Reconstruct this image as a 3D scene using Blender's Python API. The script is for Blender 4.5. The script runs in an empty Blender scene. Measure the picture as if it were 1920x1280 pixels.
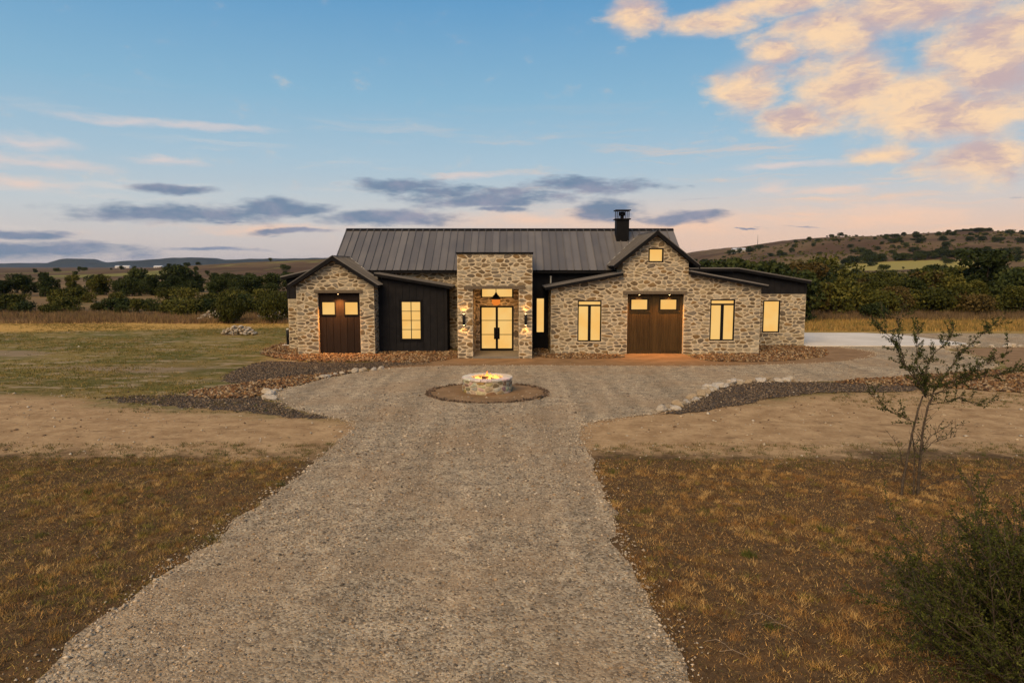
import bpy, bmesh, math, random
import numpy as np
from mathutils import Vector, Matrix
R = math.radians
random.seed(11); rng = np.random.default_rng(5)
scene = bpy.context.scene
COL = scene.collection

# ------------------------------------------------------------------ camera, sky, sun, exposure
cam = bpy.data.cameras.new('camera'); cam_o = bpy.data.objects.new('camera', cam); COL.objects.link(cam_o)
cam.lens = 24; cam.sensor_width = 36; cam.clip_start = 0.1; cam.clip_end = 40000
cam_o.location = (0, 0, 5); cam_o.rotation_euler = (R(90-6.24), 0, 0)
scene.camera = cam_o
scene.view_settings.view_transform = 'Standard'; scene.view_settings.look = 'None'
scene.view_settings.exposure = 0.0; scene.view_settings.gamma = 1
scene.cycles.use_denoising = True
scene.cycles.max_bounces = 6; scene.cycles.diffuse_bounces = 3; scene.cycles.glossy_bounces = 3
scene.cycles.volume_bounces = 0; scene.cycles.transparent_max_bounces = 8
SUN_EL, SUN_AZ = 40.0, 205.0          # degrees: azimuth clockwise from +Y (behind the camera, a little left)
sun = bpy.data.lights.new('sun', 'SUN'); sun.energy = 3.6; sun.angle = R(45); sun.color = (1, .69, .37)
sun_o = bpy.data.objects.new('sun', sun); COL.objects.link(sun_o)
d = Vector((math.sin(R(SUN_AZ))*math.cos(R(SUN_EL)), math.cos(R(SUN_AZ))*math.cos(R(SUN_EL)), math.sin(R(SUN_EL))))
sun_o.rotation_euler = (-d).to_track_quat('-Z', 'Y').to_euler(); sun_o.location = (0, -20, 40)

class NT:
    """tiny node-tree helper: sockets or constants as inputs"""
    def __init__(s, tree): s.t = tree; s.t.nodes.clear()
    def put(s, sock, v):
        if isinstance(v, bpy.types.NodeSocket): s.t.links.new(v, sock)
        elif v is not None:
            if hasattr(sock.default_value, '__len__') and not hasattr(v, '__len__'): v = [v]*len(sock.default_value)
            if hasattr(v, '__len__') and len(sock.default_value) == 4 and len(v) == 3: v = (*v, 1)
            sock.default_value = v
    def n(s, typ, ins=None, **props):
        nd = s.t.nodes.new(typ)
        for k, v in props.items(): setattr(nd, k, v)
        for k, v in (ins or {}).items(): s.put(nd.inputs[k], v)
        return nd
    def m(s, op, a, b=None, c=None, clamp=False):
        nd = s.n('ShaderNodeMath', operation=op, use_clamp=clamp)
        for i, v in enumerate((a, b, c)): s.put(nd.inputs[i], v)
        return nd.outputs[0]
    def vm(s, op, a, b=None):
        nd = s.n('ShaderNodeVectorMath', operation=op); s.put(nd.inputs[0], a); s.put(nd.inputs[1], b)
        return nd.outputs['Value'] if op in ('LENGTH', 'DOT_PRODUCT', 'DISTANCE') else nd.outputs[0]
    def xyz(s, x=0, y=0, z=0):
        nd = s.n('ShaderNodeCombineXYZ'); [s.put(nd.inputs[i], v) for i, v in enumerate((x, y, z))]; return nd.outputs[0]
    def sep(s, v): nd = s.n('ShaderNodeSeparateXYZ'); s.put(nd.inputs[0], v); return nd.outputs
    def noise(s, vec, scale=1, detail=4, rough=.55, color=False, dist=0):
        nd = s.n('ShaderNodeTexNoise', {'Vector': vec, 'Scale': scale, 'Detail': detail, 'Roughness': rough, 'Distortion': dist})
        return nd.outputs['Color' if color else 0]
    def vor(s, vec, scale=1, feature='F1', out='Distance'):
        return s.n('ShaderNodeTexVoronoi', {'Vector': vec, 'Scale': scale}, feature=feature).outputs[out]
    def mix(s, f, a, b, mode='MIX'):
        nd = s.n('ShaderNodeMix', data_type='RGBA', blend_type=mode)
        s.put(nd.inputs[0], f); s.put(nd.inputs[6], a); s.put(nd.inputs[7], b); return nd.outputs[2]
    def step(s, v, lo, hi, a=0., b=1.):
        nd = s.n('ShaderNodeMapRange', {'Value': v, 'From Min': lo, 'From Max': hi, 'To Min': a, 'To Max': b}, interpolation_type='SMOOTHSTEP')
        return nd.outputs[0]
    def ramp(s, v, stops):
        nd = s.n('ShaderNodeValToRGB'); s.put(nd.inputs[0], v); e = nd.color_ramp.elements
        while len(e) < len(stops): e.new(.5)
        for el, (p, c) in zip(e, stops): el.position = p; el.color = (*c, 1)
        return nd.outputs[0]
    def bump(s, h, dist=.02, strength=1):
        return s.n('ShaderNodeBump', {'Height': h, 'Distance': dist, 'Strength': strength}).outputs[0]

def lin(r, g, b):
    f = lambda c: (c/255/12.92) if c/255 <= .04045 else ((c/255+.055)/1.055)**2.4
    return (f(r), f(g), f(b))

# ---- sky: Nishita daylight mixed with a dusk gradient and clouds placed by azimuth / elevation
world = bpy.data.worlds.new('World'); scene.world = world; world.use_nodes = True
W = NT(world.node_tree)
dirv = W.n('ShaderNodeTexCoord').outputs['Generated']
dx, dy, dz = W.sep(dirv)
az = W.m('MULTIPLY', W.m('ARCTAN2', dx, dy), 180/math.pi)
el = W.m('MULTIPLY', W.m('ARCSINE', dz), 180/math.pi)
sky = W.n('ShaderNodeTexSky', sky_type='NISHITA', sun_disc=False, sun_elevation=R(SUN_EL), sun_rotation=R(SUN_AZ), altitude=300, air_density=1.2, dust_density=1.5)
nish = W.mix(1.0, sky.outputs[0], (.075, .075, .075), 'MULTIPLY')
grad = W.ramp(W.step(el, -2, 90, 0, 1) if False else W.m('DIVIDE', el, 60, clamp=True), [
    (0, lin(205, 192, 190)), (.035, lin(210, 200, 197)), (.075, lin(200, 206, 210)), (.14, lin(172, 199, 216)),
    (.22, lin(140, 186, 214)), (.34, lin(100, 160, 205)), (.6, lin(88, 144, 190)), (1., lin(78, 128, 174))])
warm = W.m('MULTIPLY', W.step(az, -22, 16), W.step(el, 7.5, 1.5))
grad = W.mix(W.m('MULTIPLY', warm, .8), grad, lin(243, 200, 172))
base = W.mix(.92, nish, grad)
p2 = W.xyz(az, el, 0)
wn = W.noise(W.vm('MULTIPLY', p2, (.16, .55, 1)), 1, 5, .6, color=True)
warp = W.vm('MULTIPLY', W.vm('SUBTRACT', wn, (.5, .5, .5)), (5.0, 1.5, 0))
pw = W.vm('ADD', p2, warp)
def blobs(lst, vec):
    acc = None
    for a, e, w, h in lst:
        ln = W.vm('LENGTH', W.vm('MULTIPLY', W.vm('SUBTRACT', vec, (a, e, 0)), (1/w, 1/h, 0)))
        v = W.m('SUBTRACT', 1.15, ln)
        acc = v if acc is None else W.m('MAXIMUM', acc, v)
    return W.m('MAXIMUM', acc, -.6)
DARK = [(-25.9, 3.94, 7.6, .86), (-17.9, 4.6, 4.1, .66), (-10.5, 4.01, 6.1, .72), (-25.4, 5.78, 2.7, .42), (-8.7, 6.62, 4.3, .75),
        (-2.0, 5.66, 7.2, .85), (6.1, 6.57, 5.6, .7), (-6, 6.2, 5, .5), (8.3, 4.67, 3.6, 1.02), (13.4, 3.92, 3.7, .59), (-34.9, 1.2, 7.5, .6), (-35.4, 2.2, 2.6, .4),
        (-.9, 4.68, 2.6, .34), (-17.2, 2.77, 3.7, .25), (-23.5, 1.4, 3.4, .24), (62, 5, 8, .9), (-60, 5, 9, .8), (100, 7, 9, 1), (-110, 6, 10, 1), (160, 6, 9, .9)]
BRIGHT = [(18.6, 13.4, 2.3, 1.8), (20.2, 15.7, 1.9, .95), (24.2, 16.8, 3.8, 1.5), (28.9, 17.5, 6.1, 1.7), (25.4, 13., 3.4, 2.5), (21.9, 10.9, 2.6, 1.2),
          (29.9, 11.4, 4.6, 2.1), (33.8, 13.3, 3.6, 3.5), (33.6, 7.2, 3.2, 1.5), (28.1, 8., 2.3, .6), (9.7, 19., 1.9, 1.2), (15.5, 18.1, 3.1, .8), (20.5, 18.9, 4., .7),
          (32.5, 10.1, 4.1, 1.7), (40, 15, 6, 3), (34, 24, 9, 4), (52, 12, 7, 3), (70, 20, 12, 4), (20, 27, 7, 3), (-70, 22, 12, 3), (120, 15, 12, 4), (-140, 18, 12, 4), (170, 25, 14, 4)]
WISP = [(-25.6, 10.3, 9., .4), (-27.1, 7.74, 3.2, .42), (-34.4, 8.24, 3.4, .6), (-35.2, 5.69, 3.7, .7), (21.7, 7.68, 4.7, .36), (20.6, 6.03, 2.6, .56),
        (24.7, 5.7, 2.8, .35), (28., 3.9, 8.2, 1.2), (14.7, 3.3, 9.8, 1.), (1.8, 3.9, 11., .8), (-19.6, 3., 9., .6), (-2.6, 7.36, 5.3, .34), (-34.5, 7.13, 6.4, .63),
        (45, 4, 9, 1.2), (-55, 8, 9, .7), (80, 5, 12, 1), (-90, 6, 12, 1), (140, 5, 14, 1.1), (-150, 7, 12, 1)]
nz = W.noise(W.vm('MULTIPLY', p2, (.22, .75, 1)), 1, 7, .62)
nz2 = W.noise(W.vm('ADD', W.vm('MULTIPLY', p2, (.3, .55, 1)), (9, 3, 4)), 1, 8, .62)
wisp = W.step(W.m('ADD', blobs(WISP, pw), W.m('MULTIPLY', W.m('SUBTRACT', nz, .5), 2.2)), 0, 1.3, 0, .62)
cir = W.noise(W.vm('MULTIPLY', pw, (.055, .62, 1)), 1, 8, .66)
base = W.mix(W.m('MULTIPLY', W.step(cir, .50, .72, 0, .55), W.m('MULTIPLY', W.step(el, 14, 7), W.step(el, 0, 2))), base, W.mix(W.step(az, -20, 12), lin(226, 214, 206), lin(255, 205, 165)))
skyc = W.mix(wisp, base, W.mix(W.step(el, 2, 9), lin(255, 206, 170), lin(236, 214, 205)))
br = W.m('ADD', blobs(BRIGHT, pw), W.m('MULTIPLY', W.m('SUBTRACT', nz2, .5), 2.6))
skyc = W.mix(W.step(blobs(BRIGHT, p2), -.35, .9, 0, .5), skyc, lin(232, 196, 178))
bm_ = W.step(br, -.40, .85, 0, .96)
lit = W.noise(W.vm('ADD', W.vm('MULTIPLY', pw, (.2, .38, 1)), (3, 7, 1)), 1, 9, .66)
lit = W.m('SUBTRACT', lit, W.step(az, 26, 38, 0, .03))
cumc = W.mix(W.step(lit, .35, .58), lin(200, 176, 176), lin(255, 218, 176))
skyc = W.mix(bm_, skyc, cumc)
strat = W.noise(W.vm('MULTIPLY', pw, (.07, 1.05, 1)), 1, 7, .62)
dk = W.m('ADD', blobs(DARK, pw), W.m('MULTIPLY', W.m('SUBTRACT', nz, .5), 2.4))
dk = W.m('MAXIMUM', dk, W.m('MULTIPLY', W.step(strat, .56, .70, -.6, .75), W.step(el, 6.5, 3.5)))
dkm = W.step(dk, -.10, .75, 0, .88)
skyc = W.mix(dkm, skyc, W.mix(W.step(nz2, .35, .7), lin(98, 125, 155), lin(142, 146, 168)))
bg = W.n('ShaderNodeBackground', {'Color': skyc, 'Strength': 1.0})
W.t.links.new(bg.outputs[0], W.n('ShaderNodeOutputWorld').inputs[0])
world.cycles.sampling_method = 'MANUAL'; world.cycles.sample_map_resolution = 512

# ------------------------------------------------------------------ helpers
def tag(o, label=None, cat=None, group=None, kind=None):
    for k, v in (('label', label), ('category', cat), ('group', group), ('kind', kind)):
        if v: o[k] = v
    return o
def link(o, parent=None):
    COL.objects.link(o)
    if parent is not None:
        o.parent = parent
        if parent.type == 'EMPTY' and parent.get('_w'): o.matrix_parent_inverse = Matrix.Translation(parent.location).inverted()
    return o
def empty(name, loc=(0, 0, 0), world_coords=True):
    o = bpy.data.objects.new(name, None); o.location = loc; o.empty_display_size = .3; COL.objects.link(o)
    if world_coords: o['_w'] = 1
    return o
def mesh(name, v, f, mat=None, parent=None, smooth=False, tint=None):
    me = bpy.data.meshes.new(name); me.from_pydata([tuple(p) for p in v], [], [tuple(q) for q in f])
    return finish(name, me, mat, parent, smooth, tint)
def finish(name, me, mat, parent, smooth, tint=None):
    if mat: me.materials.append(mat)
    if smooth: me.polygons.foreach_set('use_smooth', [True]*len(me.polygons))
    if tint is not None:
        a = me.color_attributes.new('tint', 'FLOAT_COLOR', 'POINT')
        t = np.ones((len(me.vertices), 4), np.float32); t[:, :3] = tint; a.data.foreach_set('color', t.ravel())
    me.update()
    return link(bpy.data.objects.new(name, me), parent)
def npmesh(name, V, F, mat, parent=None, smooth=False, tint=None):
    """V (n,3), F (m,k) equal-size faces, numpy"""
    me = bpy.data.meshes.new(name); k = F.shape[1]
    me.vertices.add(len(V)); me.vertices.foreach_set('co', V.astype(np.float32).ravel())
    me.loops.add(F.size); me.loops.foreach_set('vertex_index', F.astype(np.int32).ravel())
    me.polygons.add(len(F)); me.polygons.foreach_set('loop_start', np.arange(0, F.size, k, dtype=np.int32))
    me.update(calc_edges=True)
    return finish(name, me, mat, parent, smooth, tint)
class MB:
    def __init__(s): s.v = []; s.f = []
    def box(s, x0, x1, y0, y1, z0, z1):
        b = len(s.v); s.v += [(x, y, z) for x in (x0, x1) for y in (y0, y1) for z in (z0, z1)]
        s.f += [tuple(b+i for i in q) for q in ((0, 1, 3, 2), (4, 6, 7, 5), (0, 4, 5, 1), (2, 3, 7, 6), (0, 2, 6, 4), (1, 5, 7, 3))]; return s
    def prism(s, pts, vec):
        b = len(s.v); n = len(pts); vec = Vector(vec)
        s.v += [Vector(p) for p in pts]+[Vector(p)+vec for p in pts]
        s.f += [tuple(range(b+n-1, b-1, -1)), tuple(range(b+n, b+2*n))]+[(b+i, b+(i+1) % n, b+n+(i+1) % n, b+n+i) for i in range(n)]; return s
    def quad(s, *p): b = len(s.v); s.v += [Vector(q) for q in p]; s.f.append(tuple(range(b, b+len(p)))); return s
    def lathe(s, c, prof, n=16):
        b = len(s.v)
        for r, z in prof: s.v += [(c[0]+r*math.cos(2*math.pi*i/n), c[1]+r*math.sin(2*math.pi*i/n), c[2]+z) for i in range(n)]
        for k in range(len(prof)-1):
            s.f += [(b+k*n+i, b+k*n+(i+1) % n, b+(k+1)*n+(i+1) % n, b+(k+1)*n+i) for i in range(n)]
        s.f += [tuple(range(b+n-1, b-1, -1)), tuple(range(b+(len(prof)-1)*n, b+len(prof)*n))]; return s
    def tube(s, pts, radii, n=5):
        b = len(s.v); pts = [Vector(p) for p in pts]
        for i, p in enumerate(pts):
            t = (pts[min(i+1, len(pts)-1)]-pts[max(i-1, 0)]).normalized()
            a = t.cross(Vector((.3, .9, .2))).normalized(); c = t.cross(a)
            s.v += [p+radii[i]*(a*math.cos(2*math.pi*k/n)+c*math.sin(2*math.pi*k/n)) for k in range(n)]
        for i in range(len(pts)-1):
            s.f += [(b+i*n+k, b+i*n+(k+1) % n, b+(i+1)*n+(k+1) % n, b+(i+1)*n+k) for k in range(n)]
        s.f.append(tuple(range(b+(len(pts)-1)*n, b+len(pts)*n))); return s
    def build(s, name, mat, parent=None, smooth=False, tint=None): return mesh(name, s.v, s.f, mat, parent, smooth, tint)
def bevel(o, w=.01, seg=1):
    m = o.modifiers.new('bevel', 'BEVEL'); m.width = w; m.segments = seg; m.limit_method = 'ANGLE'; return o

# ------------------------------------------------------------------ materials
def mat_new(name, color=None, rough=.7, metal=0., fn=None, spec=.3):
    m = bpy.data.materials.new(name); m.use_nodes = True; t = NT(m.node_tree)
    b = t.n('ShaderNodeBsdfPrincipled', {'Roughness': rough, 'Metallic': metal, 'Specular IOR Level': spec})
    t.t.links.new(b.outputs[0], t.n('ShaderNodeOutputMaterial').inputs[0])
    if color: t.put(b.inputs['Base Color'], color)
    if fn: fn(t, b)
    return m
def pos(t): return t.n('ShaderNodeNewGeometry').outputs['Position']
def tinted(name, rough=.9, nscale=14, namp=.45, bump=.01, bscale=30, trans=0):
    """colour comes from the piece's own tint, with grain over it"""
    def fn(t, b):
        c = t.n('ShaderNodeVertexColor', layer_name='tint').outputs[0]; P = t.n('ShaderNodeTexCoord').outputs['Object']
        g = t.noise(P, nscale, 5, .6)
        t.put(b.inputs['Base Color'], t.mix(1, c, t.ramp(g, [(.25, (1-namp,)*3), (.75, (1+namp*.6,)*3)]), 'MULTIPLY'))
        if bump: t.put(b.inputs['Normal'], t.bump(t.noise(P, bscale, 6, .65), bump))
    return mat_new(name, rough=rough, fn=fn, spec=.15)
def simple_noise(name, c1, c2, scale, rough=.9, bump=.01, bscale=None, detail=6, spec=.2, metal=0, stretch=(1, 1, 1)):
    def fn(t, b):
        P = t.vm('MULTIPLY', pos(t), stretch); g = t.noise(P, scale, detail, .6)
        t.put(b.inputs['Base Color'], t.mix(t.step(g, .3, .7), c1, c2))
        if bump: t.put(b.inputs['Normal'], t.bump(t.noise(P, bscale or scale*4, 5, .65), bump))
    return mat_new(name, rough=rough, fn=fn, spec=spec, metal=metal)
def emit(name, col, s, fn=None):
    m = bpy.data.materials.new(name); m.use_nodes = True; t = NT(m.node_tree)
    c = fn(t) if fn else col
    e = t.n('ShaderNodeEmission', {'Color': c, 'Strength': s}); t.t.links.new(e.outputs[0], t.n('ShaderNodeOutputMaterial').inputs[0]); return m

M = {}
M['mortar'] = simple_noise('mortar', (.46, .38, .26), (.62, .52, .37), 5, bump=.02, bscale=24)
M['stone'] = tinted('limestone', nscale=9, namp=.35, bump=.025, bscale=16)
M['trim'] = simple_noise('dark_trim', (.006, .006, .007), (.010, .0095, .010), 3, rough=.6, bump=.002, spec=.08)
M['batten'] = simple_noise('black_siding', (.011, .011, .013), (.018, .017, .018), 2, rough=.7, bump=.003, spec=.10)
def roof_fn(t, b):
    P = pos(t); g = t.noise(t.vm('MULTIPLY', P, (.8, .5, .5)), 1.2, 4); o = t.n('ShaderNodeObjectInfo').outputs['Random']
    t.put(b.inputs['Base Color'], t.mix(t.step(t.m('ADD', t.m('MULTIPLY', g, .6), t.m('MULTIPLY', o, .4)), .25, .75), (.105, .096, .088), (.16, .147, .134)))
    t.put(b.inputs['Roughness'], t.step(g, .3, .7, .36, .5))
    t.put(b.inputs['Normal'], t.bump(t.noise(t.vm('MULTIPLY', P, (1, .6, .6)), 2.2, 2), .012))
M['roof'] = mat_new('standing_seam_metal', metal=.0, fn=roof_fn, spec=.35)
def wood_fn(c1, c2):
    def fn(t, b):
        P = t.n('ShaderNodeTexCoord').outputs['Object']; o = t.n('ShaderNodeObjectInfo').outputs['Random']
        q = t.vm('ADD', t.vm('MULTIPLY', P, (14, 14, .8)), t.xyz(t.m('MULTIPLY', o, 40), 0, t.m('MULTIPLY', o, 7)))
        g = t.noise(q, 1.5, 6, .6, dist=.6)
        f = t.m('ADD', t.m('MULTIPLY', t.step(g, .3, .7), .6), t.m('MULTIPLY', o, .4))
        t.put(b.inputs['Base Color'], t.mix(f, c1, c2)); t.put(b.inputs['Normal'], t.bump(g, .004))
    return fn
M['cedar'] = mat_new('stained_cedar', rough=.6, spec=.15, fn=wood_fn((.028, .017, .006), (.075, .046, .016)))
M['darkwood'] = mat_new('dark_stained_wood', rough=.7, spec=.1, fn=wood_fn((.014, .009, .007), (.028, .018, .013)))
M['lintel'] = mat_new('weathered_beam', rough=.8, fn=wood_fn((.09, .068, .045), (.16, .125, .085)))
def pane_fn(t):
    P = pos(t); g = t.noise(P, .9, 3); x, y, z = t.sep(P)
    w = t.noise(t.xyz(t.m('MULTIPLY', x, 30), 0, z), 1, 2)
    return t.mix(t.m('ADD', t.step(g, .3, .7, 0, .7), t.m('MULTIPLY', w, .25)), (1.0, .53, .13), (1.0, .63, .21))
M['pane'] = emit('lit_window', None, .92, pane_fn)
M['concrete'] = simple_noise('concrete', (.58, .53, .45), (.70, .64, .55), .5, rough=.85, bump=.003, bscale=20)
M['slab'] = simple_noise('porch_slab', (.16, .145, .12), (.22, .2, .165), 1.5, rough=.7, bump=.003, bscale=20)
M['pipe'] = mat_new('pale_pipe', (.5, .48, .42), .5)
M['amber'] = emit('amber_glass', (1, .26, .035), .8)
M['bulb'] = emit('bulb', (1, .62, .25), 14)
M['flame'] = emit('flame', None, 2.6, lambda t: t.mix(t.step(t.sep(pos(t))[2], .45, .85), (1, .50, .10), (1, .17, .015)))
M['log'] = simple_noise('charred_log', (.02, .012, .008), (.10, .05, .025), 9, bump=.02)
M['rock'] = tinted('bed_rock', nscale=12, namp=.3, bump=.02, bscale=18)
M['pale_rock'] = tinted('pale_limestone', nscale=5, namp=.4, bump=.04, bscale=9)
M['grass'] = tinted('dry_grass', nscale=3, namp=.2, bump=0)
M['bark'] = simple_noise('bark', (.05, .036, .026), (.11, .085, .06), 20, bump=.006)
def leaf_mat(name, c1, c2, c3):
    def fn(t, b):
        c = t.n('ShaderNodeVertexColor', layer_name='tint').outputs[0]; o = t.n('ShaderNodeObjectInfo').outputs['Random']
        k = t.m('ADD', t.m('MULTIPLY', t.sep(c)[0], .65), t.m('MULTIPLY', o, .35))
        t.put(b.inputs['Base Color'], t.ramp(k, [(.1, c1), (.5, c2), (.95, c3)]))
    return mat_new(name, rough=.75, fn=fn, spec=.12)
M['leaf_dark'] = leaf_mat('dark_oak_leaves', (.011, .018, .006), (.030, .042, .011), (.070, .082, .022))
M['leaf_olive'] = leaf_mat('olive_leaves', (.024, .029, .006), (.064, .068, .012), (.15, .132, .026))
M['leaf_brown'] = leaf_mat('browning_leaves', (.035, .026, .008), (.075, .055, .016), (.13, .09, .03))
M['leaf_jun'] = leaf_mat('juniper_leaves', (.018, .022, .005), (.042, .048, .009), (.095, .090, .018))
M['leaf_fresh'] = leaf_mat('fresh_leaves', (.018, .024, .006), (.042, .052, .012), (.095, .10, .024))
M['twig'] = simple_noise('bleached_twig', (.20, .14, .09), (.33, .25, .17), 20, bump=.003)
M['leaf_shrub'] = leaf_mat('shrub_leaves', (.030, .036, .007), (.070, .078, .014), (.15, .145, .03))
M['white'] = mat_new('white_metal', (.75, .76, .78), .5)
M['black'] = mat_new('black_metal', (.012, .012, .013), .4, .3)

def land_fn(t, b):
    P = pos(t); x, y, z = t.sep(P)
    n0 = t.noise(P, .035, 4, .5); n1 = t.noise(P, .22, 5, .6); n2 = t.noise(P, 1.3, 6, .62); n3 = t.noise(P, 8, 10, .78); n4 = t.noise(P, 45, 4, .7)
    jit = t.m('ADD', t.m('MULTIPLY', t.m('SUBTRACT', n1, .5), 4.5), t.m('MULTIPLY', t.m('SUBTRACT', n2, .5), 2.5))
    yj = t.m('ADD', y, jit)
    soil = t.mix(t.step(n3, .3, .72), (.050, .031, .017), (.17, .108, .054))
    soil = t.mix(t.m('MULTIPLY', t.step(n2, .45, .7), .7), soil, (.19, .105, .042))
    straw = t.mix(t.step(n3, .3, .7), (.16, .12, .034), (.30, .22, .075))
    green = t.mix(t.step(n3, .35, .7), (.080, .080, .018), (.17, .155, .040))
    field = t.mix(t.step(t.m('ADD', t.m('MULTIPLY', n1, .6), t.m('MULTIPLY', n2, .4)), .44, .56), straw, green)
    field = t.mix(t.step(n0, .45, .6, 0, .35), field, (.10, .06, .03))
    field = t.mix(t.m('MULTIPLY', t.step(t.noise(t.vm('MULTIPLY', P, (.5, 1.4, 1)), .9, 6, .65), .52, .61), .85), field, (.34, .255, .15))
    gold = t.mix(t.step(n3, .3, .7), (.36, .205, .05), (.60, .37, .11))
    dirt = t.mix(t.step(n2, .3, .72), (.33, .21, .105), (.50, .34, .18))
    dirt = t.mix(1, dirt, t.ramp(n3, [(.25, (.68, .66, .63)), (.7, (1.2, 1.2, 1.2))]), 'MULTIPLY')
    streak = t.noise(t.vm('MULTIPLY', P, (.8, 1.9, 1)), 1.3, 9, .75)
    dirt = t.mix(t.step(streak, .52, .66, 0, .65), dirt, (.175, .112, .06))
    dirt = t.mix(t.step(t.noise(t.vm('MULTIPLY', P, (.5, 1.5, 1)), 2.6, 8, .75), .57, .68, 0, .7), dirt, (.15, .095, .05))
    dirt = t.mix(t.step(t.noise(t.vm('MULTIPLY', P, (.5, 1.5, 1)), 3.3, 8, .75), .58, .70, 0, .6), dirt, (.50, .37, .23))
    dirt = t.mix(t.step(n4, .62, .75, 0, .45), dirt, (.42, .33, .22))
    far = t.mix(t.step(n0, .38, .6), (.16, .10, .052), (.24, .165, .072))
    far = t.mix(t.m('MULTIPLY', t.step(n1, .55, .7), .5), far, (.065, .062, .024))
    # bands by distance from the house: near dry grass, dirt track, lawn, mown strip, wild grass
    c = soil
    left = t.step(x, 0, -1)
    hi_l = t.m('MINIMUM', t.m('MAXIMUM', t.m('SUBTRACT', 19.6, t.m('MULTIPLY', x, .31)), 21), 26)
    hi_r = t.m('MINIMUM', t.m('ADD', 22.5, t.m('MULTIPLY', x, .28)), 28)
    hi = t.m('ADD', t.m('MULTIPLY', left, hi_l), t.m('MULTIPLY', t.m('SUBTRACT', 1, left), hi_r))
    c = t.mix(t.step(yj, 16.9, 18.6), c, dirt)
    d2 = t.m('SUBTRACT', yj, hi)
    c = t.mix(t.step(d2, -.6, 1.6), c, field)
    bare = t.m('MULTIPLY', t.step(t.noise(t.vm('MULTIPLY', P, (.5, 1.3, 1)), .13, 5, .6), .53, .62), t.step(y, 50, 38))
    c = t.mix(t.m('MULTIPLY', bare, t.step(d2, 0, 2)), c, (.26, .19, .115))
    lim = t.m('ADD', 50.5, t.m('MULTIPLY', left, t.m('MULTIPLY', t.m('ADD', x, 44), .22)))
    c = t.mix(t.step(t.m('SUBTRACT', t.m('ADD', y, t.m('MULTIPLY', jit, .5)), lim), -1, 2), c, t.mix(t.m('MULTIPLY', t.step(x, 10, 16), .55), gold, field))
    c = t.mix(t.step(yj, 60, 65), c, t.mix(.5, far, (.13, .075, .04)))
    c = t.mix(t.step(y, 75, 90), c, far)
    hillc = t.mix(t.step(t.noise(P, .012, 5, .6), .4, .6), (.095, .056, .032), (.15, .098, .050))
    hillc = t.mix(t.m('MULTIPLY', t.step(t.noise(t.vm('MULTIPLY', P, (1, .45, 1)), .02, 3), .54, .6), t.step(y, 700, 500)), hillc, (.21, .19, .055))
    hillc = t.mix(t.m('MULTIPLY', t.step(t.noise(P, .05, 4, .6), .55, .66), .6), hillc, (.05, .048, .022))
    ell = t.vm('LENGTH', t.vm('MULTIPLY', t.vm('SUBTRACT', P, (275, 500, 0)), (1/62, 1/55, 0)))
    hillc = t.mix(t.step(t.m('ADD', ell, t.m('MULTIPLY', n1, .3)), 1.2, 1.05), hillc, (.30, .25, .075))
    c = t.mix(t.step(y, 220, 330), c, hillc)
    t.put(b.inputs['Base Color'], c)
    near = t.step(y, 90, 60)
    h = t.m('ADD', t.m('MULTIPLY', n3, .12), t.m('MULTIPLY', t.noise(P, 60, 6, .75), .88))
    t.put(b.inputs['Normal'], t.n('ShaderNodeBump', {'Height': h, 'Distance': .02, 'Strength': t.m('MULTIPLY', near, .8)}).outputs[0])
M['land'] = mat_new('land', rough=.95, fn=land_fn, spec=.05)
def gravel_fn(t, b):
    P = pos(t); y = t.sep(P)[1]
    cells = t.n('ShaderNodeTexVoronoi', {'Vector': P, 'Scale': 26.}); cc = cells.outputs['Color']; dd = cells.outputs['Distance']
    r = t.sep(cc)[0]
    c = t.ramp(r, [(.0, (.16, .127, .087)), (.3, (.33, .262, .172)), (.55, (.45, .365, .24)), (.8, (.53, .445, .315)), (1., (.38, .26, .14))])
    big = t.noise(P, .35, 4, .6); mid = t.noise(P, 2.5, 5, .65)
    c = t.mix(1, c, t.ramp(mid, [(.3, (.58, .58, .60)), (.7, (1.3, 1.28, 1.24))]), 'MULTIPLY')
    c = t.mix(t.step(big, .42, .66, 0, .55), c, (.35, .24, .135))
    tracks = t.noise(t.vm('MULTIPLY', P, (1.1, .06, 1)), 1, 3)
    c = t.mix(1, c, t.ramp(tracks, [(.35, (.82, .82, .82)), (.65, (1.14, 1.12, 1.1))]), 'MULTIPLY')
    t.put(b.inputs['Base Color'], c)
    t.put(b.inputs['Normal'], t.bump(t.m('ADD', t.m('SUBTRACT', 1, dd), t.m('MULTIPLY', t.noise(P, 60, 4, .7), .8)), .02, .8))
M['gravel'] = mat_new('gravel', rough=.95, fn=gravel_fn, spec=.1)
M['pebble'] = tinted('pebble', nscale=30, namp=.25, bump=0)
M['mulch'] = simple_noise('dark_gravel', (.028, .022, .018), (.165, .128, .098), 22, bump=.05, bscale=45, detail=9)
M['granite'] = simple_noise('decomposed_granite', (.20, .118, .053), (.29, .178, .086), 1.2, bump=.012, bscale=40)
M['rockbed'] = simple_noise('rock_bed_soil', (.05, .03, .016), (.13, .075, .035), 12, bump=.03)

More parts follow.
